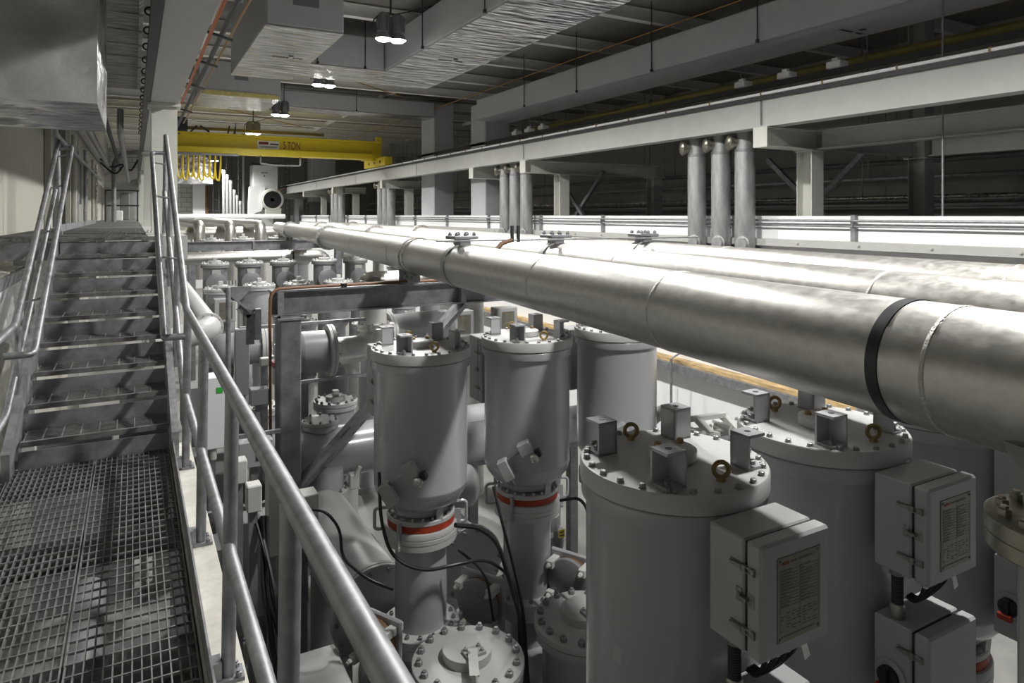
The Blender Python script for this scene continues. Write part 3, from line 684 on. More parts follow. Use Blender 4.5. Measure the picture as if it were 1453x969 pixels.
# ================================================================ THREE BIG BUS PIPES (about six degrees off the hall)
PA = math.radians(5.85); PD = Vector((math.sin(PA),math.cos(PA),0)); PN = Vector((math.cos(PA),-math.sin(PA),0)); PZ, PR = 1.170, .18
def pp(p, t, z=PZ): v = PN*p+PD*t; v.z = z; return v
def tpx(p, px): return p/math.tan(math.atan((px-PCX)/FPX)+math.radians(23.1))
PIPES = []
for i, (p, lab) in enumerate(((1.88,'big aluminium pipe nearest the tanks with a black tape band'),(2.77,'middle one of the three big aluminium pipes'),(3.70,'big aluminium pipe closest to the white wall'))):
    b = pp(p, 12); b.z = PZ-PR
    t = thing('bus_pipe', lab, 'pipe', b, 'three big aluminium pipes over the tanks'); PIPES.append(t)
    obj('shell', MB().lathe([(PR*.8,-.0),(PR,.02),(PR,26.4),(PR*.8,26.5)], pp(p,-.6), PD, 56), 'alu', t)
    for tt in [x for x in (tpx(1.88,466), 21.0)]:
        fl = obj('joint_flange', MB().ring(pp(p,tt-.03), PD, PR+.055, PR-.01, .06, 48), 'alu', t)
        obj('bolts', MB().hexbolts([pp(p,tt-.03)+(PN*math.cos(a)+Vector((0,0,1))*math.sin(a))*(PR+.03) for a in [k*PI/10 for k in range(20)]], .012,.012,-PD), 'bolt', fl)
    for tt in ((1.235,2.50,3.78,7.6,10.0,14.0) if i == 0 else (2.15,4.3,7.4,10.2,14.4)):
        obj('weld_seam', MB().lathe([(PR-.002,-.010),(PR+.0025,-.005),(PR+.0025,.005),(PR-.002,.010)], pp(p,tt), PD, 48, caps=False), 'weld', t)
    tt = tpx(1.88,592)
    if i == 0:
        cb = obj('clamp_band', MB().ring(pp(p,tt-.09),PD,PR+.014,PR,.03,48).ring(pp(p,tt+.06),PD,PR+.014,PR,.03,48), 'steel', t)
        q = pp(p,tt-.1)-Vector((0,0,PR+.03))-PN*.06
        obj('clamp_lug', MB().bbox(q.x-.04,q.x+.04,q.y-.08,q.y+.1,q.z-.05,q.z+.04,.01).hexbolts([q+Vector((-.04,-.05,0)),q+Vector((-.04,.07,0))],.025,.03,(-1,0,0)), 'galvd', cb)
        obj('tape_band', MB().lathe([(PR,0),(PR+.003,.001),(PR+.003,.039),(PR,.040)], pp(p,tpx(1.88,1297)-.02), PD, 64, caps=False), 'tape', t, label='black tape band')
        q = pp(p, .985)
        obj('branch_neck', MB().lathe([(.155,-.115),(.127,-.155),(.102,-.192),(.092,-.238),(.09,-.307)], q, (0,0,1), 32), 'alu', t)
        bf = obj('branch_flange', MB().lathe([(.168,-.389),(.172,-.385),(.172,-.352),(.169,-.350),(.169,-.346),(.172,-.344),(.172,-.311),(.164,-.307)], q, (0,0,1), 40), 'flange', t, label='bronze tinted bolted flange')
        bolts([q+Vector((.135*math.cos(a),.135*math.sin(a),-.307)) for a in [.26+k*PI/6 for k in range(12)]],.016,.015,(0,0,1),'flange',bf)
        obj('branch_tail', MB().lathe([(.102,-.389),(.102,-4.17)], q, (0,0,1), 28), 'gis', t)
    # saddle clamp on top, tied across by the flat bar
    q = pp(p, 5.49)
    sd = obj('saddle_clamp', MB().bbox(q.x-.11,q.x+.11,q.y-.10,q.y+.10,PZ+PR+.045,PZ+PR+.075,.006).bbox(q.x-.05,q.x+.05,q.y-.07,q.y+.07,PZ+PR-.03,PZ+PR+.045,.006), 'galvd', t)
    bolts([(q.x+a,q.y+b,PZ+PR+.075) for a in (-.08,0,.08) for b in (-.07,.07)],.016,.02,(0,0,1),'galvd',sd)
    obj('strap', MB().ring(pp(p,5.43),PD,PR+.008,PR,.09,40), 'aluv', t)
    for yb in (7.12, 21.0):
        q = pp(p, (yb-pp(p,0).y)/PD.y)
        obj('pipe_shoe', MB().box(q.x-.10,q.x+.10,yb-.09,yb+.09,.853,.868).box(q.x-.015,q.x+.015,yb-.09,yb+.09,.868,PZ-PR+.01).box(q.x-.09,q.x+.09,yb-.008,yb+.008,.868,PZ-PR+.04), 'galvd', t)
q0, q1 = pp(1.6,5.46,PZ+PR+.036), pp(4.2,5.46,PZ+PR+.036)
tb = thing('tie_bar', 'thin flat bar tying the saddle clamps of the three big pipes', 'tie bar', (q0+q1)/2)
obj('bar', MB().bar(q0-Vector((0,.12,0)),q1-Vector((0,.12,0)),.05,.012), 'galv', tb)
q = pp(2.26,5.42,PZ+PR+.04)
obj('stud', MB().cyl(q-Vector((0,.1,.02)),q+Vector((0,-.1,.12)),.016,8).cyl(q+Vector((.06,-.1,-.02)),q+Vector((.06,-.1,.12)),.016,8), 'dark', tb)
obj('strap_end', MB().tube([q+Vector((0,-.1,0)),q+Vector((-.1,-.1,-.03)),q+Vector((-.22,-.12,-.14))],.02,6), 'rust', tb)

# ================================================================ CROSS BEAMS
def crossbeam(y, x0, x1, label):
    t = thing('cross_beam', label, 'beam', ((x0+x1)/2,y,.60), 'cross beams under the big pipes')
    obj('girder', MB().prism(ibeam_poly(.20,.25,.016,.011),(x0,y,.600),(0,1,0),(0,0,1),(1,0,0),x1-x0), 'beam', t)
    for x in (x0+.09,(x0+2.08),(x0+4.2)): obj('stiffener', MB().box(x-.03,x+.03,y-.10,y+.10,.616,.834), 'galvd', t)
    return t
crossbeam(7.12, 1.18, 6.2, 'galvanised cross beam under the big pipes with an orange cable along its top')
crossbeam(21.0, .95, 7.0, 'farther galvanised cross beam behind the row of flanged pots')
pc = thing('support_post', 'grey square post with cap plate carrying the close end of the cross beam', 'post', (1.36,7.15,FZ))
obj('shaft', MB().bbox(1.26,1.465,7.0,7.3,FZ,.555,.012), 'beam', pc)
obj('cap_plate', MB().box(1.235,1.49,6.975,7.325,.555,.575), 'galv', pc)
obj('shim', MB().box(1.27,1.46,7.03,7.21,.575,.598), 'galvd', pc)
single('support_post', MB().bbox(5.4,5.6,7.0,7.3,FZ,.598,.012), 'beam', 'grey post under the wall end of the cross beam', 'post')
for x, s in ((1.3,'stair'),(5.4,'wall')): single('support_post', MB().bbox(x,x+.2,20.9,21.15,FZ,.598,.012), 'beam', 'grey post under the %s end of the farther cross beam' % s, 'post')
br = thing('diagonal_brace', 'double channel brace slanting from the post up to the cross beam', 'brace', (2.3,7.12,-1.2))
for dy in (-.06,.06): obj('channel', MB().bar((1.47,7.12+dy,-1.15),(3.28,7.12+dy,.585),.045,.13,(0,1,0)), 'galv', br)
obj('spacer', MB().bar((1.9,7.12,-.74),(2.0,7.12,-.64),.08,.08,(0,1,0)), 'galvd', br); obj('spacer', MB().bar((2.9,7.12,.22),(3.0,7.12,.32),.08,.08,(0,1,0)), 'galvd', br)
single('orange_cable', MB().tube([(3.4,7.05,.868),(2.2,7.08,.872),(1.5,7.05,.870),(1.22,7.02,.868),(1.165,7.0,.80),(1.16,6.99,.45),(1.20,7.2,.25),(1.225,7.36,.05),(1.23,7.36,-1.0)],.016,8,bend=.12), 'rust', 'orange brown cable lying on the cross beam and hanging down the post', 'cable')
single('cable_tie', MB().box(1.88,1.93,7.02,7.10,.855,.892), 'black', 'black tie holding the orange brown cable on the cross beam', 'cable tie')

# ================================================================ TALL TANKS
TX = (1.92, 2.84, 3.76)
def make_tank(x, y, label, grp):
    t = thing('gas_tank', label, 'tank', (x, y, -1.60), grp); O = Vector((x,y,0))
    sh = obj('shell', MB().lathe([(.18,-.555),(.235,-.55),(.29,-.52),(.335,-.46),(.35,-.405),(.352,-.40),(.35,-.39),(.35,.46),(.352,.47)], O, (0,0,1), 64), 'gis', t)
    obj('shell_flange', MB().lathe([(.345,.462),(.368,.468),(.370,.475),(.370,.524),(.366,.529)], O, (0,0,1), 64), 'gis', t)
    lid = obj('lid', MB().lathe([(.366,.531),(.375,.536),(.375,.600),(.370,.607)], O, (0,0,1), 64), 'lid', t)
    b0 = None
    angs = [2*PI*k/24 for k in range(24)] + [PI/4+k*PI/2+s for k in range(4) for s in (.07,)]
    for a in angs:
        c = O+Vector((.348*math.cos(a),.348*math.sin(a),.607))
        if b0 is None:
            b0 = obj('bolt', MB().lathe([(.0155,0),(.0155,.003),(.0125,.004),(.0125,.014),(.009,.0165)], c, (0,0,1), 6), 'bolt', lid); bc = c
        else:
            k = b0.copy(); k.location = c-bc; COL.objects.link(k); k.parent = lid
    cov = obj('centre_cover', MB().lathe([(.094,.607),(.098,.612),(.098,.650),(.090,.656),(.04,.658)], O, (0,0,1), 32), 'lid', t)
    obj('cover_bolts', MB().lathe([(.018,.656),(.013,.675)], O+Vector((-.05,.03,0)), (0,0,1), 10).lathe([(.018,.656),(.013,.675)], O+Vector((.06,.02,0)), (0,0,1), 10), 'brass', cov)
    for sx in (-1,1):
        for sy in (-1,1):
            cx, cy = x+sx*.205, y+sy*.205; w = .046; th = .010
            ix, iy = cx-sx*w, cy-sy*w
            mb = MB().box(min(ix,ix+sx*th),max(ix,ix+sx*th),cy-w,cy+w,.607,.742).box(cx-w,cx+w,min(iy,iy+sy*th),max(iy,iy+sy*th),.607,.742)
            mb.box(cx-w,cx+w,cy-w,cy+w,.607,.617)
            mb.prism([(-w,-w),(w,-w),(w,w),(-w,w)],(cx,cy,.732),(1,0,0),(0,1,0),(0,0,1),.012)
            lg = obj('lifting_lug', mb, 'gis', t)
            obj('lug_hole', MB().lathe([(.013,.7440),(.013,.7452)],(cx,cy,0),(0,0,1),14), 'dark', lg)
            obj('lug_bolt', MB().hexbolts([(cx+sx*.012,cy+sy*.012,.617)],.014,.014), 'bolt', lg)
    for sy, rz in ((1,.5),(-1,.9)):
        c = Vector((x, y+sy*.265, .607))
        obj('eyebolt', MB().torus(c+Vector((0,0,.042)),(-.5,-.85,0) if sy<0 else (-.42,-.9,0),.028,.009,20,8).lathe([(.018,0),(.016,.012),(.011,.02)],c,(0,0,1),12), 'brass', t, label='bronze eyebolt')
    obj('neck', MB().lathe([(.215,-.60),(.205,-.59),(.205,-.54)], O, (0,0,1), 40).hexbolts([O+Vector((.235*math.cos(a),.235*math.sin(a),-.618)) for a in [k*PI/10 for k in range(20)]],.012,.014), 'gis', t)
    obj('upper_neck_flange', MB().lathe([(.25,-.655),(.255,-.65),(.255,-.625),(.25,-.619)], O, (0,0,1), 48), 'lid', t)
    obj('insulator_ring', MB().lathe([(.246,-.703),(.252,-.70),(.252,-.658),(.246,-.655)], O, (0,0,1), 48, caps=False), 'red', t, label='red insulating ring')
    col = obj('collar', MB().lathe([(.19,-.835),(.262,-.835),(.268,-.83),(.268,-.79),(.264,-.788),(.264,-.785),(.27,-.782),(.27,-.755),(.266,-.752),(.266,-.749),(.27,-.746),(.27,-.71),(.265,-.703),(.20,-.703)], O, (0,0,1), 48), 'lid', t)
    for a in (3.75, 5.85, 1.7):
        d = Vector((math.cos(a),math.sin(a),0)); e = Vector((-d.y,d.x,0))
        obj('clamp_strap', MB().bar(O+d*.275+Vector((0,0,-.82)),O+d*.275+Vector((0,0,-.63)),.05,.012,e).hexbolts([O+d*.281+Vector((0,0,-.80))],.012,.014,d), 'gis', col)
    for a in (4.0+1.95, 2.9):
        d = Vector((math.cos(a),math.sin(a),0))
        obj('handle', MB().tube([O+d*.25+Vector((0,0,-.585)),O+d*.345+Vector((0,0,-.585)),O+d*.345+Vector((0,0,-.74)),O+d*.27+Vector((0,0,-.74))],.013,8,bend=.03), 'gis', t)
    obj('gusset', MB().bar(O+Vector((.05,-.235,-.65)),O+Vector((.05,-.25,-.50)),.018,.05,(1,0,0)), 'lid', t)
    obj('lower_neck', MB().lathe([(.195,-1.47),(.195,-.835)], O, (0,0,1), 44), 'gis', t)
    bf = obj('base_flange', MB().lathe([(.285,-1.60),(.29,-1.595),(.29,-1.535),(.286,-1.532),(.286,-1.528),(.29,-1.525),(.29,-1.47),(.285,-1.465)], O, (0,0,1), 48), 'lid', t)
    bolts([O+Vector((.245*math.cos(a),.245*math.sin(a),-1.465)) for a in [k*PI/8 for k in range(16)]],.016,.02,(0,0,1),'bolt',bf)
    return t
T1 = make_tank(TX[0], 2.12, 'tall grey tank in the front row close to the handrail, its whole lid visible', 'tall grey tanks')
T2 = dup(T1, (.92,0,0), 'tall grey tank in the front row with its lid partly under the big pipe')
T3 = dup(T1, (1.84,0,0), 'tall grey tank in the front row beyond the pipe, lid hidden')
U1 = dup(T1, (-.02,2.74,0), 'tall grey tank of the back row next to the diagonal brace')
U2 = dup(T1, (.915,2.75,0), 'tall grey tank in the middle of the back row')
U3 = dup(T1, (1.83,2.74,0), 'tall grey tank of the back row nearest the white wall')
# pressure monitors hung on the back row shells
def monitor(x, y, lab):
    a = math.radians(238); d = Vector((math.cos(a),math.sin(a),0)); e = Vector((-d.y,d.x,0)); c = Vector((x,y,-.18))+d*.42
    t = thing('gas_monitor', lab, 'gas monitor', c, 'gas monitors on the back row tanks')
    Mx = Matrix.Translation(c) @ Matrix.Rotation(a+PI/2, 4, 'Z') @ Matrix.Rotation(math.radians(-28), 4, 'Y')
    obj('housing', MB().bbox(-.05,.05,-.05,.04,-.045,.05,.006).rot(Mx), 'box', t)
    obj('mount', MB().cyl(Vector((x,y,-.18))+d*.345, c, .045, 16), 'gis', t)
    obj('gauge', MB().lathe([(.03,0),(.034,.01),(.034,.035),(.026,.04)],(.035,-.03,-.085),(0,-1,0),18).rot(Mx), 'steel', t)
    obj('gauge_clamp', MB().box(.05,.09,-.03,.03,-.10,-.05).rot(Mx), 'dark', t)
    obj('arm', MB().cyl((-.05,0,0),(-.19,.02,-.03),.012,8).rot(Mx), 'galvd', t)
    obj('switch_box', MB().bbox(-.25,-.17,-.04,.05,-.16,.0,.006).rot(Mx), 'box', t)
    obj('cable_gland', MB().cyl((-.21,0,-.16),(-.21,0,-.22),.014,8).rot(Mx), 'galvd', t)
monitor(1.90,4.86,'gas monitor with round gauge on the back row tank next to the brace')
monitor(2.835,4.87,'gas monitor with round gauge on the middle back row tank')
monitor(3.75,4.86,'gas monitor with round gauge on the back row tank nearest the white wall')

# ================================================================ CONTROL BOXES
def make_box(x0, y0, z0, w, dp, h, label, plate=True, knob=False, grp=None):
    t = thing('control_box', label, 'control box', (x0+w/2, y0+dp/2, z0), grp)
    obj('housing', MB().bbox(x0,x0+w,y0+.072,y0+dp,z0,z0+h,.006), 'box', t)
    obj('gasket', MB().box(x0+.008,x0+w-.008,y0+.062,y0+.074,z0+.008,z0+h-.008), 'black', t)
    dr = obj('door', MB().bbox(x0-.002,x0+w+.002,y0,y0+.062,z0-.002,z0+h+.002,.009), 'box', t)
    for q in (.22, .76):
        z = z0+h*q
        obj('toggle_latch', MB().box(x0-.006,x0,y0+.085,y0+.125,z-.006,z+.010).prism([(0,-.006),(.05,-.004),(.05,.006),(0,.010)],(x0-.016,y0+.072,z),(0,1,0),(0,0,1),(1,0,0),.010).box(x0-.014,x0-.002,y0+.055,y0+.075,z-.012,z+.012).tube([(x0-.010,y0+.07,z+.008),(x0-.012,y0+.028,z+.008),(x0-.012,y0+.022,z),(x0-.012,y0+.028,z-.008),(x0-.010,y0+.07,z-.008)],.0022,6).box(x0-.012,x0,y0+.022,y0+.034,z-.012,z+.012), 'latch', dr)
    if not knob:
        z = z0+h*.5
        obj('lock_hasp', MB().box(x0-.003,x0,y0+.025,y0+.055,z-.022,z+.022).box(x0-.003,x0,y0+.078,y0+.102,z-.022,z+.022).box(x0-.018,x0-.002,y0+.048,y0+.085,z-.005,z+.005).cyl((x0-.012,y0+.08,z-.012),(x0-.012,y0+.08,z+.012),.006,8), 'latch', dr)
    if plate:
        pw0, pw1, pz0, pz1 = x0+w*.22, x0+w*.85, z0+h*.12, z0+h*.86
        pl = obj('nameplate', MB().bbox(pw0,pw1,y0-.003,y0+.001,pz0,pz1,.001), 'plate', dr, label='metal nameplate')
        mb = MB(); H_ = pz1-pz0; W_ = pw1-pw0; yy = y0-.0036
        def ln(a, b, v, th): mb.box(pw0+W_*a, pw0+W_*b, yy, y0-.0029, pz0+H_*v, pz0+H_*v+th)
        r = random.Random(3)
        for k in range(12):
            v = .42+.038*k; ln(.06,.10+r.uniform(.1,.28),v,.0034); ln(.50,.56+r.uniform(.05,.3),v,.0034)
            ln(.05,.95,v-.009,.0007)
        for a in (.05,.52,.95): mb.box(pw0+W_*a,pw0+W_*a+.0008,yy,y0-.0029,pz0+H_*.12,pz0+H_*.88)
        for k in range(7):
            for j in range(7):
                if r.random() < .8: ln(.07+.125*j,.07+.125*j+r.uniform(.05,.10),.13+.033*k,.0028)
        ln(.08,.85,.06,.004); ln(.30,.44,.915,.0075); ln(.48,.80,.915,.0075)
        obj('engraving', mb, 'ink', pl, flat=True)
        obj('maker_mark', MB().box(pw0+W_*.09,pw0+W_*.26,yy,y0-.0029,pz0+H_*.91,pz0+H_*.945), 'redink', pl, flat=True)
        obj('rivets', MB().hexbolts([(a,y0-.003,b) for a in (pw0+.012,pw1-.012) for b in (pz0+.012,pz1-.012)],.005,.003,(0,-1,0)), 'bolt', pl)
    if knob:
        c = Vector((x0,y0+.15,z0+h*.42))
        kb = obj('rotary_switch', MB().lathe([(.062,0),(.062,.012),(.05,.016)],c,(-1,0,0),24), 'box', t)
        obj('switch_handle', MB().lathe([(.042,.016),(.042,.035),(.03,.04)],c,(-1,0,0),20).box(c.x-.06,c.x-.03,c.y-.014,c.y+.014,c.z-.045,c.z+.045), 'black', kb, label='black switch handle')
        obj('padlock_tab', MB().bbox(c.x-.068,c.x-.045,c.y-.03,c.y+.03,c.z-.05,c.z-.02,.004), 'red', kb, label='red padlock tab')
    return t
fr = 'control boxes on the front row tanks'
k1 = make_box(1.738,1.510,.172,.33,.225,.372,'grey control box with a metal nameplate on the front row tank close to the handrail',grp=fr)
obj('stand_off', MB().cyl((1.90,1.73,.30),(1.90,1.79,.30),.06,20), 'gis', k1)
k2 = dup(k1,(.92,0,0),'grey control box with a metal nameplate on the tank partly under the pipe')
k3 = dup(k1,(1.84,0,0),'grey control box cut by the frame behind the bronze flange')
j1 = make_box(1.738,1.510,-.40,.33,.225,.372,'lower grey control box under the nameplate box close to the handrail',plate=False,knob=True,grp=fr)
obj('stand_off', MB().cyl((1.90,1.73,-.25),(1.90,1.79,-.25),.06,20), 'gis', j1)
j2 = dup(j1,(.92,0,0),'lower grey control box with a rotary switch under the second nameplate box')
j3 = dup(j1,(1.84,0,0.02),'grey box with a red tabbed switch at the frame edge below the bronze flange')
# conduit and cables between the boxes
hz = thing('flexible_conduit', 'ribbed black conduit joining the two boxes close to the handrail', 'conduit', (1.79,1.68,-.03), 'ribbed conduits between the control boxes')
prof = []
for k in range(22): prof += [(.019,-.03+.02*0+k*.0087),(.0225,-.03+k*.0087+.003),(.0225,-.03+k*.0087+.006)]
obj('hose', MB().lathe(prof,(1.785,1.665,0),(0,0,1),16), 'dark', hz)
obj('coupling', MB().lathe([(.027,-.028),(.03,-.02),(.03,.02),(.025,.03)],(1.785,1.665,0),(0,0,1),14), 'latch', hz)
obj('coupling', MB().lathe([(.025,.145),(.028,.15),(.028,.172)],(1.785,1.665,0),(0,0,1),14), 'latch', hz)
hz2 = dup(hz,(.92,0,0),'ribbed black conduit above the lower box with the rotary switch')
def pigtail(dx, lab):
    t = thing('control_cables', lab, 'cables', (1.93+dx,1.62,-.03), 'looped control cables under the nameplate boxes')
    for k in range(4):
        x = 1.865+.052*k+dx
        obj('cable', MB().tube([(x,1.60,.172),(x,1.60,.10),(x-.35*(x-dx-1.85),1.615,.055),(1.852+dx+.012*k,1.635,.028),(1.838+dx+.010*k,1.66,.045)],.0085,8,bend=.03), 'black', t)
    mb = MB()
    for k in range(3): mb.lathe([(.011,.10),(.011,.135)],(1.865+.052*k+dx,1.60,0),(0,0,1),10)
    obj('ferrules', mb, 'steel', t)
    obj('wire_tag', MB().box(-.014,.014,-.001,.001,-.035,.035).rot(Matrix.Translation((2.03+dx,1.575,.10)) @ Matrix.Rotation(-.35,4,'Y')), 'sticker', t, label='white wire tag')
pigtail(0,'looped black cables with a white tag under the box close to the handrail')
pigtail(.92,'looped black cables with a white tag under the second nameplate box')
# boxes behind the back row
for i, c in enumerate((1.90,2.835,3.75)):
    b = make_box(c-.225,5.26,-.02,.33,.24,.56,('box half hidden behind the back row tank next to the brace','dark sided box behind the middle back row tank','box behind the back row tank nearest the white wall')[i],plate=False,grp='boxes behind the back row tanks')
    b.rotation_euler.z = 0
# ================================================================ FLANGED POTS AND VESSELS
def ringpts(c, r, z, n, ph=0): return [Vector((c[0]+r*math.cos(ph+2*PI*k/n), c[1]+r*math.sin(ph+2*PI*k/n), z)) for k in range(n)]
def pot(x, y, zt, r, label, grp=None, nb=12, mat_='gis', zb=FZ, port=False, disc=True, fine=False, br=.84, stub=False):
    t = thing('flanged_pot', label, 'flanged vessel', (x, y, zb), grp); O = Vector((x,y,0)); n = 48 if fine else 28
    obj('body', MB().lathe([(r*.55,zt-.555),(r*.6,zt-.555),(r*.80,zt-.50),(r*br,zt-.46),(r*br,zt-.11)] if stub else [(r*.8,zb),(r*.8,zb+.08),(r*.5,zb+.10),(r*.5,zt-.95),(r*br*.9,zt-.85),(r*br,zt-.78),(r*br,zt-.16*r-.05)], O, (0,0,1), n), mat_, t)
    obj('body_flange', MB().lathe([(r*.8,zt-.07-.1*r),(r*.99,zt-.065-.1*r),(r*.99,zt-.034-.05*r),(r*.96,zt-.032-.05*r)], O, (0,0,1), n), mat_, t)
    s = r/.365; lm = MB()
    if y >= 9: lm.hexbolts(ringpts((x,y),r*.875,zt-.003,nb,.1), .021*s+.003, .028*s)
    ld = obj('lid', lm.lathe([(r*.96,zt-.03-.05*r),(r,zt-.026-.05*r),(r,zt-.006),(r*.975,zt)], O, (0,0,1), n), 'lid', t)
    if y < 9: bolts(ringpts((x,y),r*.875,zt,nb,.1), .021*s+.003, .028*s, (0,0,1), 'bolt', ld)
    if disc:
        dc = obj('centre_disc', MB().lathe([(r*.43,zt),(r*.44,zt+.01),(r*.44,zt+.06*s),(r*.42,zt+.065*s)], O+Vector((-.0,.02,0))*s, (0,0,1), n), 'lid', ld)
        if fine:
            obj('lift_plate', MB().box(x-.06,x+.075,y-.11,y-.02,zt+.065,zt+.085).hexbolts([(x+a,y+b,zt+.085) for a in (-.04,.055) for b in (-.09,-.04)],.013,.016), 'box', dc)
            obj('lift_bar', MB().bar((x-.0,y-.06,zt+.092),(x-.10,y-.30,zt+.092),.06,.012).bar((x-.097,y-.293,zt+.098),(x-.13,y-.40,zt-.25),.06,.012,(1,0,0)), 'pale', dc)
        else: obj('lift_plate', MB().bbox(x-.05*s,x+.05*s,y-.05*s,y+.05*s,zt+.062*s,zt+.16*s,.004), 'lid', dc)
    if port:
        obj('side_port', MB().cyl((x,y,zt-.42),(x,y-r*1.08,zt-.42),r*.62,24).lathe([(r*.70,r*1.0),(r*.72,r*1.02),(r*.72,r*1.12),(r*.68,r*1.14)],(x,y,zt-.42),(0,-1,0),24), mat_, t)
        obj('view_plate', MB().bbox(x-.09,x+.09,y-r*.86-.02,y-r*.80,zt-.24,zt-.13,.01), 'lid', t)
    return t
p1 = pot(1.90,4.02,-1.28,.365,'wide low flanged pot with a lift bar before the tank by the brace','low flanged pots',16,zb=-1.83,fine=True,stub=True)
p2 = dup(p1,(.92,0,0),'wide low flanged pot half hidden behind the front tank close to the handrail')
p3 = dup(p1,(1.84,0,0),'wide low flanged pot in front of the back row tank nearest the white wall')
def vessel(name, label, pts, r, m='gis', grp=None, flange0=False, flange1=False, cat='vessel', dome=False, bend=None, legs=(), n=32):
    pts = [Vector(p) for p in pts]; b = sum(pts, Vector())/len(pts); b.z = min(p.z for p in pts)-r
    t = thing(name, label, cat, b, grp)
    obj('shell', MB().tube(pts, r, n, bend=bend), m, t)
    for on, p, q in ((flange0,pts[0],pts[1]),(flange1,pts[-1],pts[-2])):
        a = (q-p).normalized()
        if on:
            u, w_, _ = frame(a)
            fl = obj('end_flange', MB().lathe([(r*1.2,-.035),(r*1.24,-.03),(r*1.24,.0),(r*1.2,.005),(r*1.24,.01),(r*1.24,.045),(r*1.2,.05)], p, a, n), 'lid', t)
            bolts([p-a*.035+(u*math.cos(2*PI*k/14)+w_*math.sin(2*PI*k/14))*r*1.12 for k in range(14)], .016, .02, -a, 'bolt', fl)
        elif dome:
            obj('end_cap', MB().lathe([(r,0),(r*.97,-.04),(r*.85,-.09),(r*.6,-.13),(r*.25,-.15)], p, a, n), m, t)
    for lx, ly in legs:
        zt_ = min((Vector((lx,ly,0))-Vector((p.x,p.y,0))).length*0+p.z for p in pts)-r*.9
        obj('support_leg', MB().box(lx-.05,lx+.05,ly-.05,ly+.05,FZ,zt_).box(lx-.14,lx+.14,ly-.08,ly+.08,zt_-.05,zt_+.04), 'galvd', t)
    return t
bv = vessel('bus_vessel','horizontal grey vessel under the back row tank by the brace',[(1.9,3.45,-2.15),(1.9,5.45,-2.15)],.31,grp='horizontal vessels under the tanks',flange0=True,dome=True,legs=((1.9,4.4),))
obj('tee_neck', MB().lathe([(.20,-1.95),(.20,-1.62),(.27,-1.615),(.27,-1.602)],(1.9,4.86,0),(0,0,1),32), 'gis', bv)
dup(bv,(.935,0,0),'horizontal grey vessel under the middle back row tank'); dup(bv,(1.85,0,0),'horizontal grey vessel under the back row tank nearest the white wall')
for k, s in enumerate(('close to the handrail','partly under the pipe','beyond the pipe')): dup(bv,(.02+.92*k,-2.74,0),'horizontal grey vessel under the front row tank '+s)
vessel('bus_tube','pale thick tube slanting away behind the base of the back row tank by the brace',[(1.68,5.22,-1.52),(1.68,7.05,-1.52)],.30,'lid','thick tubes behind the back row',flange0=True,dome=True,legs=((1.72,6.3),))
vessel('bus_tube','thick tube behind the base of the middle back row tank',[(2.66,5.62,-1.55),(2.66,7.0,-1.55)],.26,'gis','thick tubes behind the back row',flange0=True,dome=True,legs=((2.66,6.4),))
vessel('cross_vessel','long grey horizontal vessel behind the brace',[(1.30,7.62,-1.03),(4.6,7.62,-1.03)],.28,'gis',flange0=False,dome=True,legs=((1.9,7.62),(4.2,7.62)))
vessel('cross_vessel','grey horizontal vessel glimpsed between the back row tanks',[(2.66,6.68,-.86),(4.7,6.68,-.86)],.21,'gis',dome=True,legs=((3.2,6.68),(4.5,6.68)))
vessel('short_vessel','short grey drum between the first two back row tanks',[(2.18,6.1,-1.0),(2.72,5.86,-.95)],.2,'gis',dome=True,legs=((2.28,6.06),))
tp = thing('tee_piece','vertical tee with a bolted double flange beside the foot of the brace','tee piece',(1.80,7.36,-1.75))
obj('neck', MB().lathe([(.17,-3.0),(.17,-1.42)],(1.80,7.33,0),(0,0,1),28).lathe([(.17,-1.3),(.17,-1.1)],(1.80,7.33,0),(0,0,1),28), 'gis', tp)
fl = obj('double_flange', MB().lathe([(.2,-1.46),(.225,-1.455),(.225,-1.40),(.218,-1.395),(.218,-1.385),(.225,-1.38),(.225,-1.325),(.22,-1.32),(.16,-1.30)],(1.80,7.33,0),(0,0,1),32), 'lid', tp)
bolts(ringpts((1.80,7.33),.20,-1.32,12),.017,.025,(0,0,1),'bolt',fl)
obj('side_valve', MB().bbox(2.02,2.12,7.22,7.32,-1.34,-1.18,.01).cyl((2.0,7.27,-1.4),(2.12,7.2,-1.1),.022,8), 'pale', tp)
pot(1.80,7.64,-.66,.20,'small flanged cover on the long horizontal vessel behind the brace','small flanged pots',10,zb=-.78,disc=False,br=.7)
bpy.data.objects  # noqa
pot(2.12,8.22,-.62,.26,'flanged pot behind the diagonal brace with a box on its lid','small flanged pots',14,port=False)
pot(1.27,7.95,-.50,.20,'flanged pot seen between the handrail and the square post','small flanged pots',10)
pot(3.35,8.1,-.30,.22,'flanged pot glimpsed between the first and middle back row tanks','small flanged pots',10)
pot(4.55,7.2,-.32,.22,'flanged pot glimpsed between the middle back row tank and the one nearest the wall','small flanged pots',10)
pot(5.0,4.8,-.42,.22,'pale flanged pot by the wall behind the front row tanks','small flanged pots',10)
pot(4.35,3.35,-.02,.15,'narrow flanged pot behind the tank partly under the pipe','small flanged pots',10)
pot(1.02,10.45,-.25,.16,'small flanged pot under the pale elbowed pipe, farther of the two','small flanged pots',8)
pot(.92,9.75,-.30,.14,'small flanged pot under the pale elbowed pipe, closer to the handrail','small flanged pots',8)
dr = thing('round_drum','plain dark drum with a rounded top behind the flanged pot','drum',(2.25,8.85,FZ))
obj('shell', MB().lathe([(.19,FZ),(.19,-.50),(.175,-.42),(.13,-.36),(.06,-.34)],(2.25,8.85,0),(0,0,1),28), 'dgis', dr)
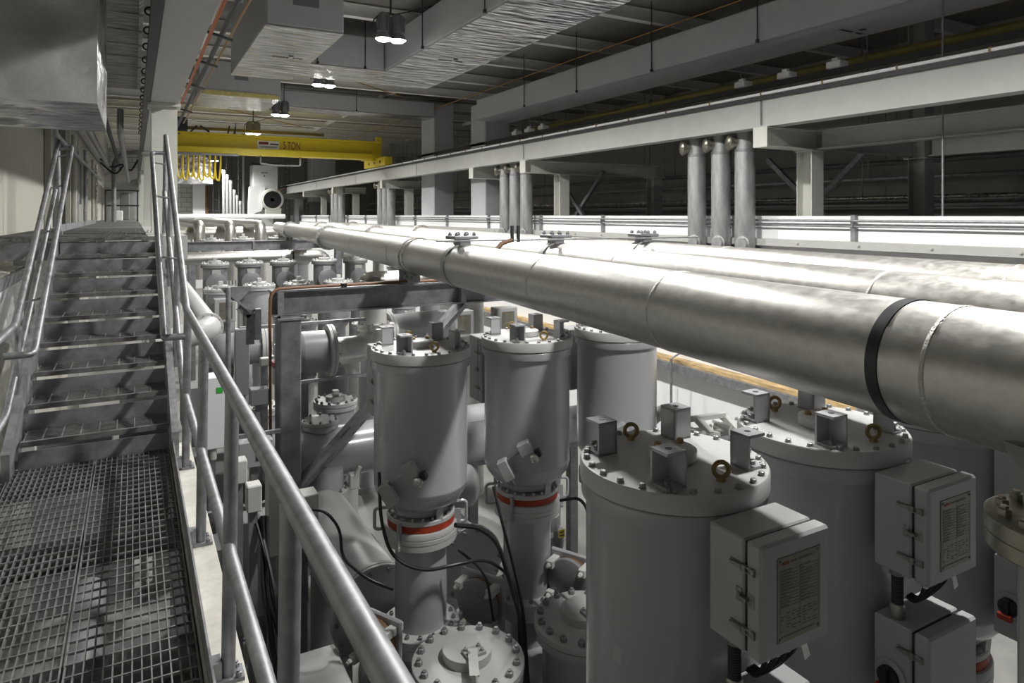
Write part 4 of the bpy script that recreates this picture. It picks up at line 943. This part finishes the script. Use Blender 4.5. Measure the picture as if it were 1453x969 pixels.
# elbowed silver pipe and its vessel
t = thing('elbow_pipe','silver elbow pipe dropping below the cross beam into a flanged vessel','pipe',(2.6,8.3,-.1))
obj('pipe', MB().tube([(2.62,8.32,.78),(2.62,8.32,-.06),(2.10,8.32,-.06)],.165,28,bend=.30), 'zinc', t)
obj('collar_flange', MB().lathe([(.16,.16),(.205,.165),(.205,.20),(.20,.205),(.205,.21),(.205,.25),(.16,.255)],(2.62,8.32,0),(0,0,1),28).hexbolts(ringpts((2.62,8.32),.187,.25,10),.012,.016), 'steel', t)
obj('valve_block', MB().bbox(2.80,2.88,8.26,8.36,.12,.24,.008), 'pale', t)
obj('cross_run', MB().tube([(2.62,8.32,.70),(2.62,8.6,.74),(4.9,8.6,.74)],.13,24,bend=.12), 'alu', t)
vessel('flanged_vessel','grey vessel with a big round end flange feeding the silver elbow',[(2.08,8.32,-.04),(1.74,8.32,-.04)],.25,'gism',flange0=True,dome=True,legs=((1.76,8.32),),cat='vessel')
vessel('flanged_vessel','grey vessel with a round end flange left of the square post',[(1.40,8.88,-.03),(.95,8.88,-.03)],.20,'gism',flange0=True,dome=True,legs=((1.0,8.92),))
vessel('flanged_vessel','dull flanged vessel behind the lid of the back row tank by the brace',[(3.0,8.95,.02),(3.9,9.1,.02)],.22,'gism',flange0=True,dome=True,legs=((3.5,9.03),))
vessel('painted_pipe','pale painted pipe with an elbow beside the stair railing',[(.86,17.5,.11),(.86,9.62,.11),(.2,9.46,.02)],.155,'lid',cat='pipe',bend=.22)
obj('elbow_flange', MB().ring((.86,9.86,.11),(0,1,0),.19,.145,.05,28).hexbolts([Vector((.86+.173*math.cos(a),9.86,.11+.173*math.sin(a))) for a in [k*PI/5 for k in range(10)]],.012,.014,(0,-1,0)), 'lid', bpy.data.objects['painted_pipe'])
# cables around the back row
def cable(pts, d, r, label, grp='black cables around the back row tanks'):
    return single('black_cable', MB().tube(fillet([at(px,py,d=(q if q else d)) for px,py,q in pts],.3,6), r, 8), 'black', label, 'cable', grp)
cable(((430,722,5.6),(462,724,5.6),(484,752,5.5),(484,790,5.4),(520,822,5.2),(557,836,5.0)),5.3,.012,'black cable draped over the pale thick tube')
cable(((538,670,4.85),(540,740,4.72),(556,792,4.70),(600,812,4.66),(650,800,4.72),(690,792,4.9),(722,815,5.05),(735,850,5.05),(740,969,5.0)),4.8,.012,'black cable sagging across the neck of the tank by the brace')
cable(((646,745,4.8),(680,748,4.95),(706,768,5.0),(722,820,4.95),(740,880,4.85),(746,975,4.75)),5.0,.017,'thick black cable between the two necks')
cable(((700,690,5.2),(712,740,5.1),(728,800,5.0),(742,860,4.9),(750,975,4.8)),5.0,.012,'black cable dropping along the middle tank neck')
cable(((650,780,5.0),(690,812,5.0),(700,880,5.0)),5.0,.010,'short black cable beside the orange ringed coupling')
cable(((795,710,5.3),(822,706,5.2),(834,722,5.1),(836,800,5.0)),5.2,.012,'black cable curving behind the tank close to the handrail')
# small clamped couplings by the neck bases
def coupling(x, y, z, rz, label):
    t = thing('clamped_coupling', label, 'coupling', (x,y,z-.2), 'clamped couplings by the neck bases'); Mx = Matrix.Translation((x,y,z)) @ Matrix.Rotation(rz,4,'Z')
    obj('disc', MB().lathe([(.17,-.05),(.18,-.045),(.18,-.01),(.17,-.005)],(0,0,0),(1,0,0),28).rot(Mx), 'dgis', t)
    obj('seal_ring', MB().lathe([(.165,-.005),(.17,.0),(.17,.03),(.165,.035)],(0,0,0),(1,0,0),28).rot(Mx), 'rust', t)
    obj('plate', MB().bbox(.035,.07,-.2,.2,-.2,.2,.01).rot(Mx), 'gis', t)
    for a in (.7,2.4,4.0,5.6):
        obj('clamp', MB().bbox(-.09,.11,-.03,.03,-.03,.03,.005).rot(Matrix.Translation((0,.19*math.cos(a),.19*math.sin(a)))).rot(Matrix.Rotation(0,4,'X')).rot(Mx).hexbolts([Mx @ Vector((-.09,.19*math.cos(a),.19*math.sin(a)))],.018,.03,Mx.to_3x3() @ Vector((-1,0,0))), 'pale', t)
    obj('stub', MB().cyl((.0,0,-.15),(0,0,FZ-z),.05,10).rot(Mx), 'galvd', t)
    return t
coupling(1.50,4.72,-1.45,.5,'clamped coupling with a rusty seal left of the first back row neck')
coupling(2.36,4.80,-1.42,.55,'clamped coupling between the first and middle back row necks')
coupling(3.05,4.55,-1.32,.5,'clamped coupling between the middle back row neck and the front tank')
# linkage near wall
lk = thing('drive_linkage','pale clamp linkage by the white wall behind the front row lids','linkage',(4.35,4.45,-.40))
c = at(990,600,d=6.1)
obj('frame', MB().bar(c+Vector((-.3,.1,.02)),c+Vector((.25,-.08,.06)),.05,.04).bar(c+Vector((-.28,-.05,-.08)),c+Vector((.28,-.2,-.06)),.05,.04).bar(c+Vector((-.28,.1,.0)),c+Vector((-.26,-.07,-.08)),.05,.05).bar(c+Vector((.0,.0,.03)),c+Vector((.02,-.14,-.06)),.06,.05).bar(c+Vector((.24,-.06,.05)),c+Vector((.28,-.2,-.06)),.06,.05), 'pale', lk)
obj('roller', MB().cyl(c+Vector((-.15,-.05,-.04)),c+Vector((-.13,-.2,-.04)),.045,14), 'steel', lk); obj('roller', MB().cyl(c+Vector((.12,-.1,-.02)),c+Vector((.14,-.26,-.02)),.04,14), 'steel', lk)
obj('stand', MB().cyl(c+Vector((0,-.03,-.05)),(c.x,c.y-.03,FZ),.06,12), 'gis', lk)
c = at(958,582,d=6.2)
obj('curved_arm', MB().tube([c+Vector((-.25,.1,-.12)),c+Vector((-.12,.05,.0)),c+Vector((.02,0,-.0)),c+Vector((.1,0,-.12))],.06,12,bend=.1), 'pale', lk)
c = at(775,760,d=6.15)
tagp = thing('tagged_valve','grey valve body with a yellow warning tag between the tanks','valve',(c.x,c.y,c.z-.4))
obj('body', MB().lathe([(.09,-.35),(.12,-.1),(.16,-.08),(.16,.05),(.12,.08),(.12,.2)],c,(0,0,1),24).cyl(c+Vector((0,0,-.35)),(c.x,c.y,FZ),.05,10), 'dgis', tagp)
tg = at(797,757,d=5.97)
obj('warning_tag', MB().box(tg.x-.03,tg.x+.03,tg.y-.002,tg.y+.002,tg.z-.035,tg.z+.035), 'yelltag', tagp, label='yellow warning tag')
obj('tag_print', MB().box(tg.x-.025,tg.x+.02,tg.y-.004,tg.y-.002,tg.z+.008,tg.z+.018).box(tg.x-.025,tg.x+.025,tg.y-.004,tg.y-.002,tg.z-.02,tg.z-.008), 'ink', tagp)

# ================================================================ REAR ROWS OF POTS
words_ = ('first','second','third','fourth','fifth')
bk = None
for i, px in enumerate((305,354,402,460,504)):
    q = at(px, 371, Y=16.6)
    lab = 'flanged pot in the rear row beyond the cross beam, %s counted from the stair' % words_[i]
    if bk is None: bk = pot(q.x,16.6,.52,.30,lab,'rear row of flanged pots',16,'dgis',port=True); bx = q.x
    else: dup(bk,(q.x-bx,0,0),lab)
for i, px in enumerate((313,368,424,480)):
    q = at(px, 404, Y=14.05)
    lab = 'flanged pot in the row before the rear row, %s counted from the stair' % words_[i]
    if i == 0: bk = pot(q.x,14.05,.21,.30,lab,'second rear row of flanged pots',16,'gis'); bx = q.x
    else: dup(bk,(q.x-bx,0,.03),lab)
make_box(at(318,415,Y=13.4).x-.16,13.40,-.35,.36,.24,.42,'small control box with a plate in front of the first rear pot',grp='rear control boxes')
b_ = bpy.data.objects['control_box']
single('box_stand', MB().box(1.30,1.66,13.64,13.76,-.2,-.1).box(1.42,1.52,13.66,13.76,FZ,-.1), 'galvd', 'grey stand behind the rear control box', 'stand')
for i, x in enumerate((4.25,5.02)):
    make_box(x,9.55,-.28,.36,.24,.40,('control box with a plate seen under the pipe beside the brace top','control box with a plate seen under the pipe right of the pale drum')[i],grp='control boxes under the pipe')
    single('box_stand', MB().box(x+.1,x+.26,9.79,9.87,FZ,.05), 'galvd', ('grey stand carrying the box beside the brace top','grey stand carrying the box right of the pale drum')[i], 'stand')
dr = thing('pale_drum','pale upright drum between two control boxes under the pipe','drum',(4.83,10.3,FZ))
obj('shell', MB().lathe([(.29,FZ),(.29,.16),(.31,.17),(.31,.22),(.30,.23)],(4.83,10.3,0),(0,0,1),28), 'pale', dr)
t = thing('cross_pipe','silver pipe running across behind the rear pots with an elbow down','pipe',(3,17.9,.4))
obj('pipe', MB().tube([(.95,17.9,.56),(4.35,17.9,.56),(4.35,17.9,-.6)],.15,20,bend=.25), 'alu', t); obj('band', MB().ring((3.5,17.9,.56),(1,0,0),.153,.148,.04,24), 'tape', t)
vessel('cross_pipe','second silver pipe behind the rear pots nearer the white wall',[(4.9,18.3,.56),(5.9,18.3,.56),(5.9,18.3,-.6)],.15,'alu',bend=.25,cat='pipe',n=20)
for i, (px, y) in enumerate(((283,25.6),(327,24.8),(370,24.0))):
    q = at(px,330,Y=y)
    vessel('stub_pipe',('silver stub pipe bending over beyond the farther beam, closest to the stair','middle silver stub pipe bending over beyond the farther beam','silver stub pipe bending over beyond the farther beam, closest to the big pipes')[i],[(q.x,y,-.6),(q.x,y,1.25),(q.x-.2,y+14,1.27)],.18,'alu','stub pipes beyond the farther beam',cat='pipe',bend=.3,n=20)
for i, (px, py) in enumerate(((300,345),(345,343),(395,341),(430,339))):
    q = at(px,py,Y=23.0)
    pot(q.x,23.0,q.z+.1,.34,'tiny flanged pot beyond the farther cross beam, %s counted from the stair' % words_[i],'flanged pots beyond the farther beam',12)
vessel('cross_pipe','silver pipe lying across beyond the farther beam',[(1.2,26.6,.95),(5.0,26.6,.95)],.22,'alu',cat='pipe',n=20)
vessel('wall_pipe','long white pipe running across before the block wall',[(1.6,37,1.52),(6.9,37,1.52)],.12,'white',cat='pipe',n=16)
for i, (x,y,z,r) in enumerate(((2.2,10.6,-.35,.24),(3.4,11.2,-.2,.24),(1.4,11.2,-.5,.24),(2.6,12.2,-.25,.24),(4.6,12.6,-.1,.24),(5.6,13.8,.1,.26),(5.7,16.2,.35,.26))):
    pot(x,y,z,r,'flanged pot in the crowded middle of the hall, %s going away from the cross beam' % ('first','second','third','fourth','fifth','sixth','seventh')[i],'pots in the middle of the hall',12,'gis',port=i%2==0)

# ================================================================ CLUTTER BELOW THE HANDRAIL
def stand_box(name, label, x, y, z, w, d, h, m='pale', cat='box', post=True, grp=None, **k):
    t = thing(name, label, cat, (x,y,FZ if post else z), grp)
    obj('case', MB().bbox(x-w/2,x+w/2,y-d/2,y+d/2,z,z+h,.008), m, t)
    if post: obj('post', MB().box(x-.03,x+.03,y+d/2-.06,y+d/2,FZ,z+.02).box(x-.1,x+.1,y-.05,y+d/2,FZ,FZ+.02), 'galvd', t)
    return t
t = stand_box('junction_cabinet','narrow white cabinet with a green tag below the handrail',.60,6.5,-.42,.19,.22,.62,'white','cabinet')
obj('green_tag', MB().box(.62,.67,6.385,6.39,.06,.11), 'green', t, label='green tag')
obj('screws', MB().hexbolts([(.53,6.39,-.05),(.53,6.39,-.0)],.01,.01,(0,-1,0)), 'bolt', t)
obj('drain', MB().cyl((.6,6.45,-.42),(.6,6.45,-.52),.03,10), 'pale', t)
t = thing('tall_pole','thin galvanised pole with gusset plates below the cross beam level','pole',(.84,7.5,FZ))
obj('shaft', MB().cyl((.84,7.5,FZ),(.84,7.5,.86),.025,12), 'galv', t)
obj('gusset', MB().prism([(-.12,0),(.18,0),(.18,-.03),(.08,-.14),(0,-.14)],(.88,7.53,.86),(1,0,0),(0,0,1),(0,1,0),.012).prism([(0,0),(.12,-.1),(.04,-.2),(-.08,-.1)],(1.0,7.55,.72),(1,0,0),(0,0,1),(0,1,0),.012), 'galv', t)
obj('side_bracket', MB().box(1.10,1.16,7.5,7.6,.30,.62).box(1.02,1.10,7.55,7.58,.25,.56), 'galv', t)
obj('arm', MB().bar((.84,7.52,.80),(1.1,7.55,.55),.05,.02), 'galv', t)
stand_box('drive_cabinet','tall slim pale drive case next to the thin pole',1.02,7.9,-.35,.15,.10,.72,'gis','drive case',grp='pale drive cases below the handrail')
stand_box('drive_cabinet','small pale box on a stand in front of the flanged vessel',1.20,7.55,.02,.09,.09,.08,'pale','drive case',grp='pale drive cases below the handrail')
t = stand_box('hex_gearbox','dark gearbox on a stand beside the square post',1.10,7.25,-.30,.18,.16,.16,'dgis','gearbox')
stand_box('relay_box','pale relay box, upper of the two below the mid rail',.68,5.42,-.38,.105,.12,.17,'pale','relay box')
stand_box('relay_box','pale relay box, lower of the two below the mid rail',.75,5.2,-.52,.10,.12,.19,'pale','relay box')
stand_box('relay_box','long pale slab case behind the relay boxes',.95,5.6,-1.05,.09,.16,.62,'pale','relay box')
stand_box('drive_cabinet','grey case with a small window below the handrail bend',.98,6.7,-.72,.30,.14,.24,'box','drive case')
single('case_window', MB().box(.98,1.08,6.62,6.63,-.66,-.56), 'dark', 'dark window plate on the grey case below the handrail bend', 'window plate')
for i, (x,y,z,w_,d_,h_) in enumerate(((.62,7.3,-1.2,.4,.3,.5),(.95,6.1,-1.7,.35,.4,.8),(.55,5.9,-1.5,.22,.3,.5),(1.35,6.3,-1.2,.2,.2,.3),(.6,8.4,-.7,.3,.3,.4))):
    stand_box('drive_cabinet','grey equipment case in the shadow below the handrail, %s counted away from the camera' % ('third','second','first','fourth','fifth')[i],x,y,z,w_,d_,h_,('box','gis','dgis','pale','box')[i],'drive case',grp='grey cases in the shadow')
t = thing('local_cabinet','big pale cabinet top with a dark door below the handrail','cabinet',(1.06,4.7,FZ))
obj('top', MB().bbox(.84,1.29,4.3,5.05,-1.62,-1.56,.01).hexbolts([(.89+.1*k,4.36,-1.56) for k in range(4)],.010,.008), 'pale', t)
obj('carcass', MB().bbox(.86,1.27,4.34,5.03,FZ,-1.62,.01), 'dgis', t)
obj('door', MB().bbox(.89,1.24,4.32,4.345,FZ+.06,-1.70,.008), 'dgis', t)
obj('handle', MB().bbox(1.02,1.12,4.305,4.325,-2.0,-1.80,.008), 'black', t)
def harness(pts, r, n, label):
    mb = MB(); rr = random.Random(len(label))
    for k in range(n): mb.tube([Vector(p)+Vector((rr.uniform(-.06,.06),rr.uniform(-.06,.06),rr.uniform(-.03,.03))) for p in pts], r, 6, bend=.15)
    return single('cable_harness', mb, 'black', label, 'cables', 'cable harnesses below the handrail')
harness([(.80,5.2,-.6),(.82,5.0,-1.0),(.88,4.6,-1.5),(.82,4.3,-2.9)],.012,7,'bundle of dark cables hanging under the relay boxes')
harness([(1.65,8.0,-.2),(1.6,7.9,-.55),(1.62,7.85,-1.1),(1.55,7.8,-2.9)],.014,5,'bundle of dark cables behind the square post')
harness([(1.0,8.3,-.1),(1.02,8.0,-.5),(.9,7.8,-1.2),(.9,7.7,-2.9)],.012,5,'bundle of dark cables by the slim drive case')
for i, (y, z, x0, x1) in enumerate(((7.9,.35,1.0,2.4),(7.78,-.28,1.5,2.6),(6.9,-.52,.5,1.25),(5.7,-.72,.45,1.15))):
    single('support_rail', MB().box(x0,x1,y,y+.04,z,z+.035), 'galv', ('bright rail above the flanged vessels','bright rail below the flanged vessels','pale rail beside the narrow white cabinet','pale rail behind the relay boxes')[i], 'rail', 'thin rails in the machinery')
    single('rail_stand', MB().box(x0+.02,x0+.06,y,y+.04,FZ,z), 'galvd', ('stand under the bright rail above the flanged vessels','stand under the bright rail below the flanged vessels','stand under the pale rail beside the white cabinet','stand under the pale rail behind the relay boxes')[i], 'stand')
for i, (x,y,z) in enumerate(((1.78,9.35,-.2),(2.55,9.35,-.2))):
    t = thing('ringed_neck','white neck with a red ring seen past the square post, %s from the post' % ('first','second')[i],'neck',(x,y,FZ),'ringed necks past the post')
    obj('neck', MB().lathe([(.17,FZ),(.17,-.62),(.2,-.61),(.2,-.40),(.17,-.39),(.17,-.1)],(x,y,0),(0,0,1),24), 'pale', t)
    obj('ring', MB().lathe([(.2,-.385),(.205,-.38),(.205,-.33),(.2,-.325)],(x,y,0),(0,0,1),24), 'red', t, label='red ring')
# under the walkway
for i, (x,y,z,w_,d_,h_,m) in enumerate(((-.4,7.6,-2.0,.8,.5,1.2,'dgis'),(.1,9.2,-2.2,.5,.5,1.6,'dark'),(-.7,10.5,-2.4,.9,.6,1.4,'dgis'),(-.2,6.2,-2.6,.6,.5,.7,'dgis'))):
    stand_box('darkening_cabinet','dark cabinet added to darken the stair riser gaps, %s counted from the stair foot' % ('second','third','fourth','first')[i],x,y,z,w_,d_,h_,m,'cabinet',grp='added dark cabinets under the stair')  # added only to darken what shows between the stair risers
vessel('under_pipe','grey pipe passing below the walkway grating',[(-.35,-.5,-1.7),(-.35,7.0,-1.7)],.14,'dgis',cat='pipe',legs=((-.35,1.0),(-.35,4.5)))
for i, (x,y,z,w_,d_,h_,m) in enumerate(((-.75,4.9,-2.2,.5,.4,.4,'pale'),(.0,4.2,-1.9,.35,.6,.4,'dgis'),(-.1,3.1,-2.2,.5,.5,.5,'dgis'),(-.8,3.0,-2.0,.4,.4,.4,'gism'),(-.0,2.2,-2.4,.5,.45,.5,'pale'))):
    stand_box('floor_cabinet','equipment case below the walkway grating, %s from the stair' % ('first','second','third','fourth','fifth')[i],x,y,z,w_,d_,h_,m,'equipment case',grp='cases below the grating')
# ================================================================ FAR END
t = thing('foil_plenum','foil faced plenum hanging in front of the block wall','plenum',(3.0,45,3.4))
obj('casing', MB().bbox(1.6,4.15,44.6,46,3.42,5.79,.04), 'foil', t)
t = thing('air_handler','tall white air handler cabinet with a round black fan mouth','air handler',(7.0,44,FZ))
obj('cabinet', MB().bbox(6.30,7.75,43.8,45.2,1.85,4.65,.03).box(6.6,7.5,44,45,FZ,1.85), 'whitem', t)
obj('trim_band', MB().box(6.2,7.85,43.75,43.8,4.62,4.78), 'dark', t)
obj('printed_mark', MB().box(6.75,7.15,43.79,43.80,4.15,4.20).box(6.92,6.98,43.79,43.80,3.92,4.05), 'ink', t)
obj('side_chute', MB().prism([(0,0),(.75,.3),(.95,1.0),(.95,1.75),(.1,1.75)],(5.95,43.2,1.55),(1,0,0),(0,0,1),(0,1,0),.6), 'white', t)
ho = obj('fan_housing', MB().lathe([(.52,0),(.64,.05),(.68,.2),(.62,.55),(.58,.85),(.52,.85)],(7.28,42.9,2.52),(0,1,0),36,caps=False).box(6.9,7.8,43.0,43.8,1.62,2.0), 'cream', t)
obj('fan_mouth', MB().lathe([(.53,.1),(.40,.5),(.1,.55)],(7.28,42.9,2.52),(0,1,0),36), 'black', ho)
mb = MB()
for k in range(8):
    a = 2*PI*k/8; mb.bar((7.28,43.1,2.52),(7.28+.45*math.cos(a),43.12,2.52+.45*math.sin(a)),.12,.015,(0,1,0))
obj('fan_blades', mb.lathe([(.11,0),(.09,.1)],(7.28,43.0,2.52),(0,1,0),16), 'dark', ho)
obj('motor_cable', MB().tube([(7.8,43.5,2.6),(7.75,43.3,3.0),(7.95,43.3,3.25),(8.1,43.5,3.1)],.03,6,bend=.1), 'rust', t)
for i, (px, pt) in enumerate(((317.5,245),(322.5,252),(327.3,260),(332.3,273),(336.5,281),(340.7,289))):
    q = at(px, pt, Y=43.5); r = .085-.005*i
    t = thing('vent_stack', 'white capped standpipe before the far recess, %s and %s' % (words_[min(i,4)] if i < 5 else 'sixth', 'tallest of six' if i == 0 else 'shorter than the one before it'),'pipe',(q.x,43.5,FZ),'six stepped white standpipes')
    obj('pipe', MB().cyl((q.x,43.5,FZ),(q.x,43.5,q.z),r,14), 'lid', t); obj('cap', MB().cyl((q.x,43.5,q.z-.05),(q.x,43.5,q.z+.16),r*1.2,14), 'whitem', t)
single('corner_conduit', MB().cyl((4.0,47,FZ),(4.0,47,5.6),.09,10), 'rust', 'orange brown conduit at the edge of the block wall', 'conduit')
single('block_pier', MB().box(3.2,3.95,47.0,47.6,FZ,5.8), 'white', 'white pier at the edge of the block wall', 'pier')
for i, (x,y,r,m) in enumerate(((4.5,48.5,.05,'galv'),(4.9,48.8,.04,'galv'),(5.3,48.4,.07,'steel'),(5.7,48.9,.05,'galv'),(6.05,48.5,.06,'steel'),(6.3,48,.08,'white'))):
    single('far_pipe', MB().cyl((x,y,FZ),(x,y,5.5),r,10), m, 'thin vertical pipe in the dark far recess, %s from the block wall' % ('first','second','third','fourth','fifth','sixth')[i], 'pipe', 'vertical pipes in the far recess')
for i, z in enumerate((1.9,2.6,3.3,4.1)):
    single('far_shelf_pipe', MB().tube([(4.0,49.4,z),(6.6,49.4,z)],.05,8), 'galv', 'level pipe across the far recess, %s from the floor' % words_[i], 'pipe', 'level pipes in the far recess')
for i, (x, y) in enumerate(((9.0,47.5),(10.5,48.5))):
    t = thing('lattice_mast','perforated grey mast beyond the far end of the runway, %s' % ('one standing before the other','one standing behind the other')[i],'mast',(x,y,FZ))
    obj('rails', MB().box(x-.16,x-.11,y-.1,y,FZ,5.6).box(x+.11,x+.16,y-.1,y,FZ,5.6), 'galv', t)
    mb = MB()
    for k in range(28): mb.box(x-.11,x+.11,y-.08,y-.03,FZ+.3*k+.1,FZ+.3*k+.18)
    obj('rungs', mb, 'galv', t)
single('far_duct', MB().bbox(9.7,11.2,43.4,44.6,2.4,5.8,.03), 'duct', 'pale square duct hanging beyond the runway end', 'duct')
single('roof_pipework', MB().tube([(1.8,40,4.95),(9.5,40,4.95)],.06,8).tube([(3.5,41,5.15),(9.5,41,5.0)],.05,8).tube([(5.0,40,4.95),(5.0,40,5.5)],.05,8).tube([(7.6,40,4.95),(7.6,40,5.5)],.05,8), 'galv', 'grey pipework under the roof before the far recess', 'pipework')
single('leaning_ladder', MB().bar((10.6,17.4,-.2),(10.9,20.2,2.6),.05,.12).bar((11.1,17.4,-.2),(11.4,20.2,2.6),.05,.12), 'galvd', 'grey stair stringers leaning behind the drop ducts', 'stringers')
# ================================================================ WORLD, CAMERA, RENDER LOOK
w = bpy.data.worlds.new('World'); scene.world = w; w.use_nodes = True
w.node_tree.nodes['Background'].inputs[0].default_value = (.9,.95,1,1); w.node_tree.nodes['Background'].inputs[1].default_value = .06
cam = bpy.data.cameras.new('camera'); cam.sensor_width = 36; cam.lens = 36*FPX/1453; cam.shift_y = -(484.5-PCY)/1453; cam.clip_end = 200; cam.clip_start = .05
co = bpy.data.objects.new('camera', cam); COL.objects.link(co); co.location = (0,0,EYE); co.rotation_euler = (PI/2, 0, -YAW)
scene.camera = co
scene.view_settings.view_transform = 'Standard'; scene.view_settings.look = 'None'
scene.view_settings.gamma = 1; scene.view_settings.use_curve_mapping = False; scene.view_settings.exposure = .1
scene.cycles.use_denoising = True
scene.cycles.max_bounces = 8; scene.cycles.sample_clamp_indirect = 6
